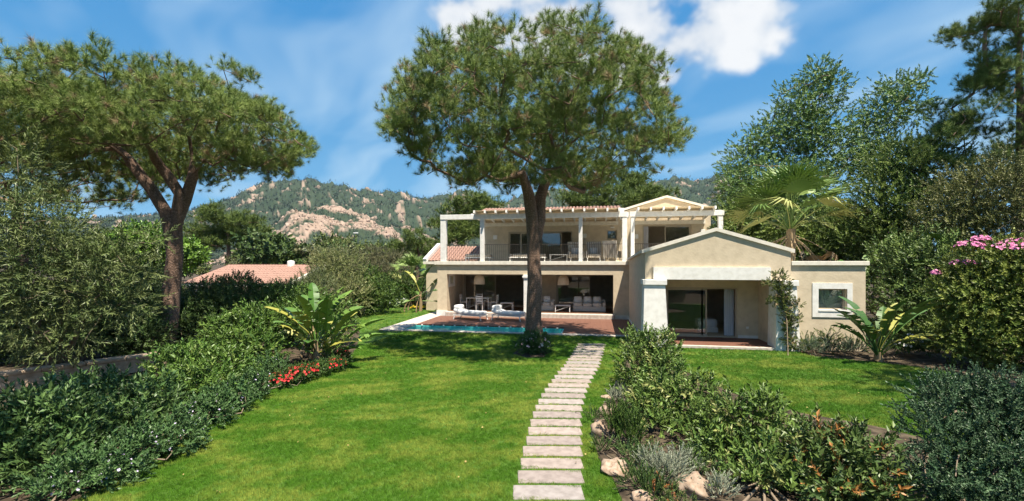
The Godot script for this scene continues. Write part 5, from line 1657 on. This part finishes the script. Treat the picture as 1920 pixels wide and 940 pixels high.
# ---------- the right-hand bed
func make_right_bed() -> void:
	var g := [Color(0.06, 0.115, 0.022), Color(0.135, 0.205, 0.045), Color(0.25, 0.27, 0.09), 0.1]
	var o := {"size": 0.26, "cover": 1.75, "pal": g, "kind": "laurel", "mat": "glossy_leaf", "stems": 6, "r": 0.03, "leaf_name": "foliage", "wood": "stems", "group": "laurel shrubs in the right-hand bed", "inner": 0.5}
	var list := [
		["glossy green shrub growing in front of the wing's battered column", 1212, 12.2, [[1200, 650, 12.6, 30, 32], [1235, 660, 12.2, 34, 36], [1190, 700, 11.8, 26, 42], [1240, 710, 11.6, 45, 40], [1210, 740, 11.2, 40, 32]]],
		["glossy green shrub behind the rosemary and the rounded rock", 1250, 9.6, [[1215, 770, 10, 40, 40], [1265, 750, 10, 45, 45], [1310, 755, 9.6, 40, 42], [1260, 820, 9, 55, 42], [1225, 820, 9.2, 30, 40]]],
		["glossy green shrub standing against the open right-hand lawn", 1370, 8.4, [[1345, 800, 8.6, 50, 46], [1395, 790, 8.2, 50, 46], [1440, 790, 8.0, 42, 44], [1380, 860, 7.8, 65, 45], [1320, 860, 8.2, 45, 40]]],
		["glossy green shrub with pale undersides behind the white rounded rock", 1430, 6.8, [[1400, 910, 7.0, 70, 50], [1480, 880, 7.0, 65, 50], [1350, 930, 7.2, 50, 35], [1470, 950, 6.6, 80, 40]]]]
	for q in list: plant("laurel_shrub", q[0], "shrub", foot(q[1], q[2]), lobes_of(q[3]), o)
	var ph := o.duplicate()
	ph.pal = [Color(0.05, 0.09, 0.025), Color(0.11, 0.16, 0.04), Color(0.30, 0.14, 0.04), 0.09]
	plant("photinia_shrub", "green shrub with coppery new shoots beside the blue-green lentisk", "shrub", foot(1580, 6.7), lobes_of([[1530, 840, 7.0, 45, 40], [1590, 850, 6.8, 55, 42], [1550, 910, 6.5, 70, 45], [1640, 880, 6.5, 50, 45], [1640, 940, 6.3, 60, 35]]), ph)
	var lt := {"size": 0.2, "cover": 1.9, "pal": [Color(0.04, 0.085, 0.04), Color(0.09, 0.15, 0.075)], "kind": "small", "mat": "glossy_leaf", "stems": 6, "r": 0.04, "leaf_name": "foliage", "wood": "stems", "inner": 0.5, "up": 0.6}
	plant("lentisk_bush", "large blue-green lentisk bush hiding the lawn's right corner", "shrub", foot(1840, 6.4), lobes_of([[1770, 750, 7.0, 60, 42], [1830, 760, 6.8, 70, 50], [1900, 760, 6.6, 70, 55], [1760, 820, 6.5, 60, 50], [1850, 830, 6.4, 80, 55], [1790, 890, 6.1, 75, 50], [1900, 880, 6.0, 75, 60], [1960, 820, 6.4, 60, 90], [1850, 940, 5.9, 90, 40]]), lt)
	# rocks
	var rocks := [["rounded tan rock at the lawn edge by the rosemary", 1124, 818, 0.16, 0.2], ["long flat pinkish rock at the lawn edge below the rosemary", 1155, 882, 0.3, 0.1], ["large pale rounded rock in front of the silvery santolina", 1300, 925, 0.27, 0.18], ["low pale rock beside the flat pinkish rock", 1205, 938, 0.18, 0.09], ["grey-tan rock under the uppermost silvery tuft", 1138, 778, 0.2, 0.12], ["small flat pale stone lying on the lawn", 1138, 746, 0.15, 0.04], ["upright small stone against the farthest laurel shrub", 1158, 728, 0.09, 0.14]]
	for k in rocks.size():
		var q: Array = rocks[k]
		var p := ground(q[1], q[2])
		var t := thing("rock", q[0], "rock", p, "rocks edging the right-hand bed")
		var n := noise(300 + k, 1.6, 3)
		var b := MB.new()
		var W := 16
		var H := 11
		for j in H + 1:
			for i in W:
				var a := TAU * i / W
				var e := PI * j / H - PI / 2
				var d := Vector3(cos(a) * cos(e), sin(e), sin(a) * cos(e))
				var r := 1.0 + 0.42 * n.get_noise_3dv(d * 0.9) + 0.14 * n.get_noise_3dv(d * 3.0)
				b.vert(d * r * Vector3(q[3], q[4], q[3] * 0.8) + Vector3(0, q[4] * 0.45, 0), d)
		for j in H:
			for i in W:
				var i2 := (i + 1) % W
				var r := j * W
				for e in [r + i, r + i2, r + W + i2, r + i, r + W + i2, r + W + i]: b.ix.append(e)
		for i in b.n.size(): b.n[i] = Vector3.ZERO
		for i in range(0, b.ix.size(), 3):
			var m := (b.v[b.ix[i + 2]] - b.v[b.ix[i]]).cross(b.v[b.ix[i + 1]] - b.v[b.ix[i]])
			for e in 3: b.n[b.ix[i + e]] += m
		for i in b.n.size(): b.n[i] = b.n[i].normalized()
		part(t, "stone", b, M.boulder, true)
		t.rotation.y = k * 1.3
	# small plants at the rocks
	var tuft := func(called, label, u, v, lobes, pal, kind, size, cover, up):
		plant(called, label, "plant", ground(u, v), lobes, {"size": size, "cover": cover, "pal": pal, "kind": kind, "stems": 3, "r": 0.012, "tip": 0.004, "leaf_name": "foliage", "wood": "stems", "up": up, "twigs": 5, "step": 0.2})
	tuft.call("rosemary", "upright dark green rosemary between the rounded rock and the laurel", 1165, 850, lobes_of([[1150, 800, 0, 16, 34], [1172, 805, 0, 18, 38], [1190, 820, 0, 14, 34]]), [Color(0.06, 0.12, 0.025), Color(0.12, 0.19, 0.045)], "spike", 0.28, 3.2, 2.5)
	var sil := [Color(0.28, 0.31, 0.22), Color(0.42, 0.45, 0.34)]
	tuft.call("santolina", "large silvery santolina mound beside the large pale rock", 1245, 905, lobes_of([[1225, 875, 0, 28, 24], [1255, 890, 0, 32, 28], [1280, 875, 0, 24, 20]]), sil, "spike", 0.17, 3.4, 0.8)
	tuft.call("santolina", "silvery santolina tuft by the flat stone on the lawn", 1158, 756, lobes_of([[1156, 748, 0, 15, 12], [1168, 740, 0, 12, 11]]), sil, "spike", 0.17, 3.4, 0.8)
	tuft.call("santolina", "silvery santolina tuft peeping out behind the large pale rock", 1345, 935, lobes_of([[1350, 925, 0, 24, 20]]), sil, "spike", 0.17, 3.4, 0.8)
	var gr := [Color(0.05, 0.10, 0.03), Color(0.11, 0.17, 0.05)]
	tuft.call("ground_cover", "spiky green ground cover under the silvery mound", 1205, 910, lobes_of([[1195, 905, 0, 30, 18], [1225, 925, 0, 34, 18]]), gr, "spike", 0.2, 3.0, 1.0)
	tuft.call("ground_cover", "dark green ground cover in the shade between santolina and laurel", 1290, 880, lobes_of([[1290, 862, 0, 30, 16], [1320, 890, 0, 30, 16], [1215, 850, 0, 24, 14]]), gr, "small", 0.18, 2.0, 0.8)
	tuft.call("ground_cover", "leafy ground cover along the foot of the rosemary", 1185, 870, lobes_of([[1180, 850, 0, 22, 14], [1195, 872, 0, 24, 14]]), gr, "small", 0.16, 2.0, 0.8)
	tuft.call("ground_cover", "coppery green ground cover between the low pale rock and the large one", 1245, 938, lobes_of([[1245, 930, 0, 26, 16], [1275, 955, 0, 30, 14]]), [Color(0.06, 0.10, 0.03), Color(0.13, 0.17, 0.05), Color(0.3, 0.12, 0.04), 0.15], "small", 0.16, 2.0, 0.8)
	tuft.call("ground_cover", "small green tuft between the two uppermost rocks", 1115, 790, lobes_of([[1114, 786, 0, 12, 10]]), gr, "spike", 0.18, 3.0, 1.0)
	tuft.call("ground_cover", "small green tuft below the rounded tan rock", 1128, 848, lobes_of([[1128, 842, 0, 16, 12]]), gr, "spike", 0.18, 3.0, 1.0)

# ---------- flowers, climbers, broad-leaved plants, wall, neighbour
func flower_patch(called: String, label: String, lobes: Array, pal: Array, n: int, size: float, leafs := 0.12, leafc := [Color(0.05, 0.11, 0.025), Color(0.10, 0.17, 0.04)]) -> void:
	var f: Vector3 = lobes[0][0]
	f.y = 0.0
	var t := plant(called, label, "flowers", f, lobes, {"size": leafs, "cover": 1.8, "pal": leafc, "kind": "oval", "stems": 3, "r": 0.01, "tip": 0.004, "leaf_name": "foliage", "wood": "stems", "twigs": 5, "step": 0.2})
	bloom_part(t, lobes, n, size, pal, 1.2)
func make_details() -> void:
	var red := [Color(0.42, 0.014, 0.022), Color(0.6, 0.05, 0.05)]
	flower_patch("red_flowers", "red flowers at the lawn edge left of the big-leaved plant's foot", lobes_of([[525, 712, 12.4, 24, 14], [555, 702, 12.8, 24, 14], [575, 696, 13.2, 20, 12]]), red, 140, 0.075)
	flower_patch("red_flowers", "red flowers at the lawn edge right of the big-leaved plant's foot", lobes_of([[600, 690, 13.6, 22, 12], [628, 682, 14.2, 22, 11], [643, 668, 15.0, 14, 12]]), red, 105, 0.075)
	flower_patch("yellow_flowers", "yellow flowers before the villa's lower left block", lobes_of([[782, 577, 33, 12, 4], [800, 576, 33, 14, 4]]), [Color(0.75, 0.5, 0.02), Color(0.85, 0.65, 0.05)], 150, 0.14)
	flower_patch("blue_flowers", "white and pale blue flowers at the far end of the lawn", lobes_of([[735, 569, 34, 16, 6], [752, 564, 34, 12, 6]]), [Color(0.5, 0.56, 0.75), Color(0.8, 0.82, 0.85)], 110, 0.14)
	flower_patch("oleander", "young white and pink flowering shrub at the big pine's foot", lobes_of([[988, 650, 17.0, 20, 16], [1012, 648, 17.0, 20, 18], [1000, 640, 17.2, 22, 14]]), [Color(0.75, 0.70, 0.68), Color(0.78, 0.45, 0.45)], 46, 0.09, 0.2)
	flower_patch("white_flowers", "white flowering clump right of the bay's big-leaved plant", lobes_of([[1695, 648, 16.5, 14, 12], [1715, 640, 16.8, 18, 14], [1740, 650, 16.6, 16, 12]]), [Color(0.7, 0.7, 0.68), Color(0.82, 0.82, 0.8)], 34, 0.11, 0.18)
	flower_patch("red_flowers", "dark pink flowers in the shade of the bougainvillea", lobes_of([[1758, 640, 16.2, 12, 8]]), [Color(0.5, 0.03, 0.12), Color(0.62, 0.08, 0.2)], 14, 0.11, 0.2)
	var lav := [Color(0.13, 0.18, 0.11), Color(0.22, 0.28, 0.19)]
	for q in [[1530, 656, "lavender mound next to the climber's foot"], [1590, 658, "lavender mound under the bay window"], [1662, 664, "lavender mound right of the big-leaved plant's foot"]]:
		plant("lavender", q[2], "plant", ground(q[0], q[1] + 10), lobes_of([[q[0] - 8, q[1], 16.9, 18, 12], [q[0] + 10, q[1] - 2, 17.1, 18, 13]]), {"size": 0.26, "cover": 2.2, "pal": lav, "kind": "spike", "stems": 3, "r": 0.012, "tip": 0.004, "leaf_name": "foliage", "wood": "stems", "up": 1.0, "twigs": 5, "step": 0.2})
	plant("low_bush", "loose green bush under the bay window's left corner", "plant", ground(1555, 662), lobes_of([[1552, 640, 17.3, 22, 22], [1512, 645, 17.4, 18, 16], [1610, 650, 17.2, 18, 14]]), {"size": 0.24, "cover": 1.0, "pal": [Color(0.06, 0.11, 0.025), Color(0.13, 0.18, 0.04)], "kind": "small", "stems": 4, "r": 0.012, "tip": 0.004, "leaf_name": "foliage", "wood": "stems", "twigs": 6, "step": 0.25})
	# climber on the right-hand column
	var cl := []
	for q in [[1478, 640, 16, 22], [1476, 610, 12, 20], [1470, 580, 14, 20], [1466, 555, 18, 16], [1464, 535, 16, 14], [1448, 565, 16, 6], [1440, 532, 14, 5], [1458, 518, 16, 7], [1490, 570, 14, 8], [1484, 665, 18, 12], [1492, 600, 8, 10], [1500, 650, 12, 14]]: cl.append(lobe(q[0] + 3, q[1], 17.3, q[2] * 0.75, q[3] * 0.9, 0.1))
	plant("climbing_rose", "climbing plant on the wing's right-hand white column", "climber", ground(1478, 668), cl, {"size": 0.17, "cover": 2.0, "pal": [Color(0.07, 0.11, 0.025), Color(0.17, 0.19, 0.05), Color(0.4, 0.3, 0.16), 0.07], "kind": "oval", "stems": 1, "r": 0.018, "tip": 0.005, "leaf_name": "foliage", "wood": "stems", "twigs": 8, "step": 0.25})
	# broad-leaved plants
	var bg := [Color(0.055, 0.13, 0.022), Color(0.14, 0.235, 0.045)]
	banana("banana_plant", "tall big-leaved banana plant over red flowers at the lawn edge", ground(590, 692), 14, 1.5, 0.46, 0.95, bg, 71, 3, 3, 1.55)
	banana("banana_plant", "big-leaved banana plant at the corner of the flat-roofed bay", ground(1645, 676), 11, 1.75, 0.48, 0.6, [Color(0.04, 0.10, 0.025), Color(0.09, 0.17, 0.04)], 72, 2, 2, 0.5)
	banana("banana_plant", "banana plant with hanging leaves against the villa's lower left block", ground(788, 584), 9, 2.1, 0.55, 1.4, bg, 73, 1, 3, 1.4)
	banana("banana_plant", "banana plant between the fan palm and the evergreen tree", foot(1615, 22.5), 9, 2.4, 0.65, 1.2, bg, 74, 1, 3, 2.4)
	banana("banana_plant", "large banana leaves above the bougainvillea", foot(1850, 18), 8, 2.3, 0.75, 1.2, bg, 75, 1, 1, 3.2)
	fan_palm("tall fan palm with dead hanging fronds behind the flat-roofed bay", foot(1482, 23), 5.0, 34, 3.0, 81, 16)
	fan_palm("low fan palm left of the villa among the garden bushes", foot(772, 36), 2.0, 18, 1.9, 82, 2)
	# low stone wall on the left
	var a := ground(-120, 752)
	var e := ground(300, 690)
	var w := thing("stone_wall", "low tan stone garden wall with a pale coping in the left border", "wall", (a + e) / 2)
	var dir := (e - a).normalized()
	var n := int(a.distance_to(e) / 0.75)
	var wb := MB.new()
	wb.bar(a + Vector3(0, 0.2, 0), e + Vector3(0, 0.2, 0), 0.3, 0.4)
	part(w, "wall_body", wb, M.wall_stone)
	for k in n:
		var sb := MB.new()
		var p := a + dir * a.distance_to(e) * (k + 0.5) / n
		sb.obox(Vector3.ZERO, Basis.IDENTITY, Vector3(0.42, 0.09, a.distance_to(e) / n - 0.012), 0.015)
		var s := part(w, "coping_stone", sb, M.wall_stone, true)
		s.transform = Transform3D(Basis(Vector3.UP.cross(dir).normalized(), Vector3.UP, Vector3.UP.cross(dir).normalized().cross(Vector3.UP)), p - w.position + Vector3(0, 0.45 + rng.randf() * 0.01, 0))
	# the neighbour's low house
	var hn := thing("neighbour_house", "low neighbouring house with pink barrel-tile roof and round white chimney", "house", V(-21, 0, 27))
	var hb := MB.new()
	hb.box(-25.2, -18.4, -0.5, 1.95, 26.0, 31.0)
	part(hn, "wall", hb, M.plaster)
	tiled(hn, -25.7, -18.1, Vector2(1.95, 25.4), Vector2(3.05, 29.2), 9, M.cream_trim)
	hb = MB.new()
	hb.bar(V(-18.05, 2.0, 25.3), V(-18.05, 3.1, 29.2), 0.16, 0.2)
	part(hn, "roof_verge", hb, M.cream_trim)
	hb = MB.new()
	hb.bar(V(-25.7, 3.1, 29.25), V(-18.0, 3.1, 29.25), 0.26, 0.16)
	part(hn, "ridge", hb, M.tile)
	hb = MB.new()
	hb.lathe(V(-20.6, 2.9, 29.0), [Vector2(0.24, 0.0), Vector2(0.25, 0.42), Vector2(0.2, 0.52), Vector2(0.0, 0.55)], 14)
	part(hn, "chimney", hb, M.white_paint)
	# a lamp post far off in the valley
	var lp := thing("lamp_post", "thin pale lamp post rising from the valley trees", "lamp post", foot(667, 70))
	var pb := MB.new()
	pb.tube(PackedVector3Array([Vector3.ZERO, Vector3(0, 7.6, 0)]), PackedFloat32Array([0.12, 0.07]), 8)
	part(lp, "pole", pb, M.petiole, true)
	part(lp, "lamp_head", bx(-0.35, 0.35, 7.6, 7.75, -0.12, 0.12, 0.02), M.white_metal, true)

func _ready() -> void:
	rng.seed = 20240611
	make_view()
	make_materials()
	make_shapes()
	make_ground()
	make_hills()
	make_house()
	make_furniture()
	make_pines()
	make_trees()
	make_right_bed()
	make_details()
	make_grass()
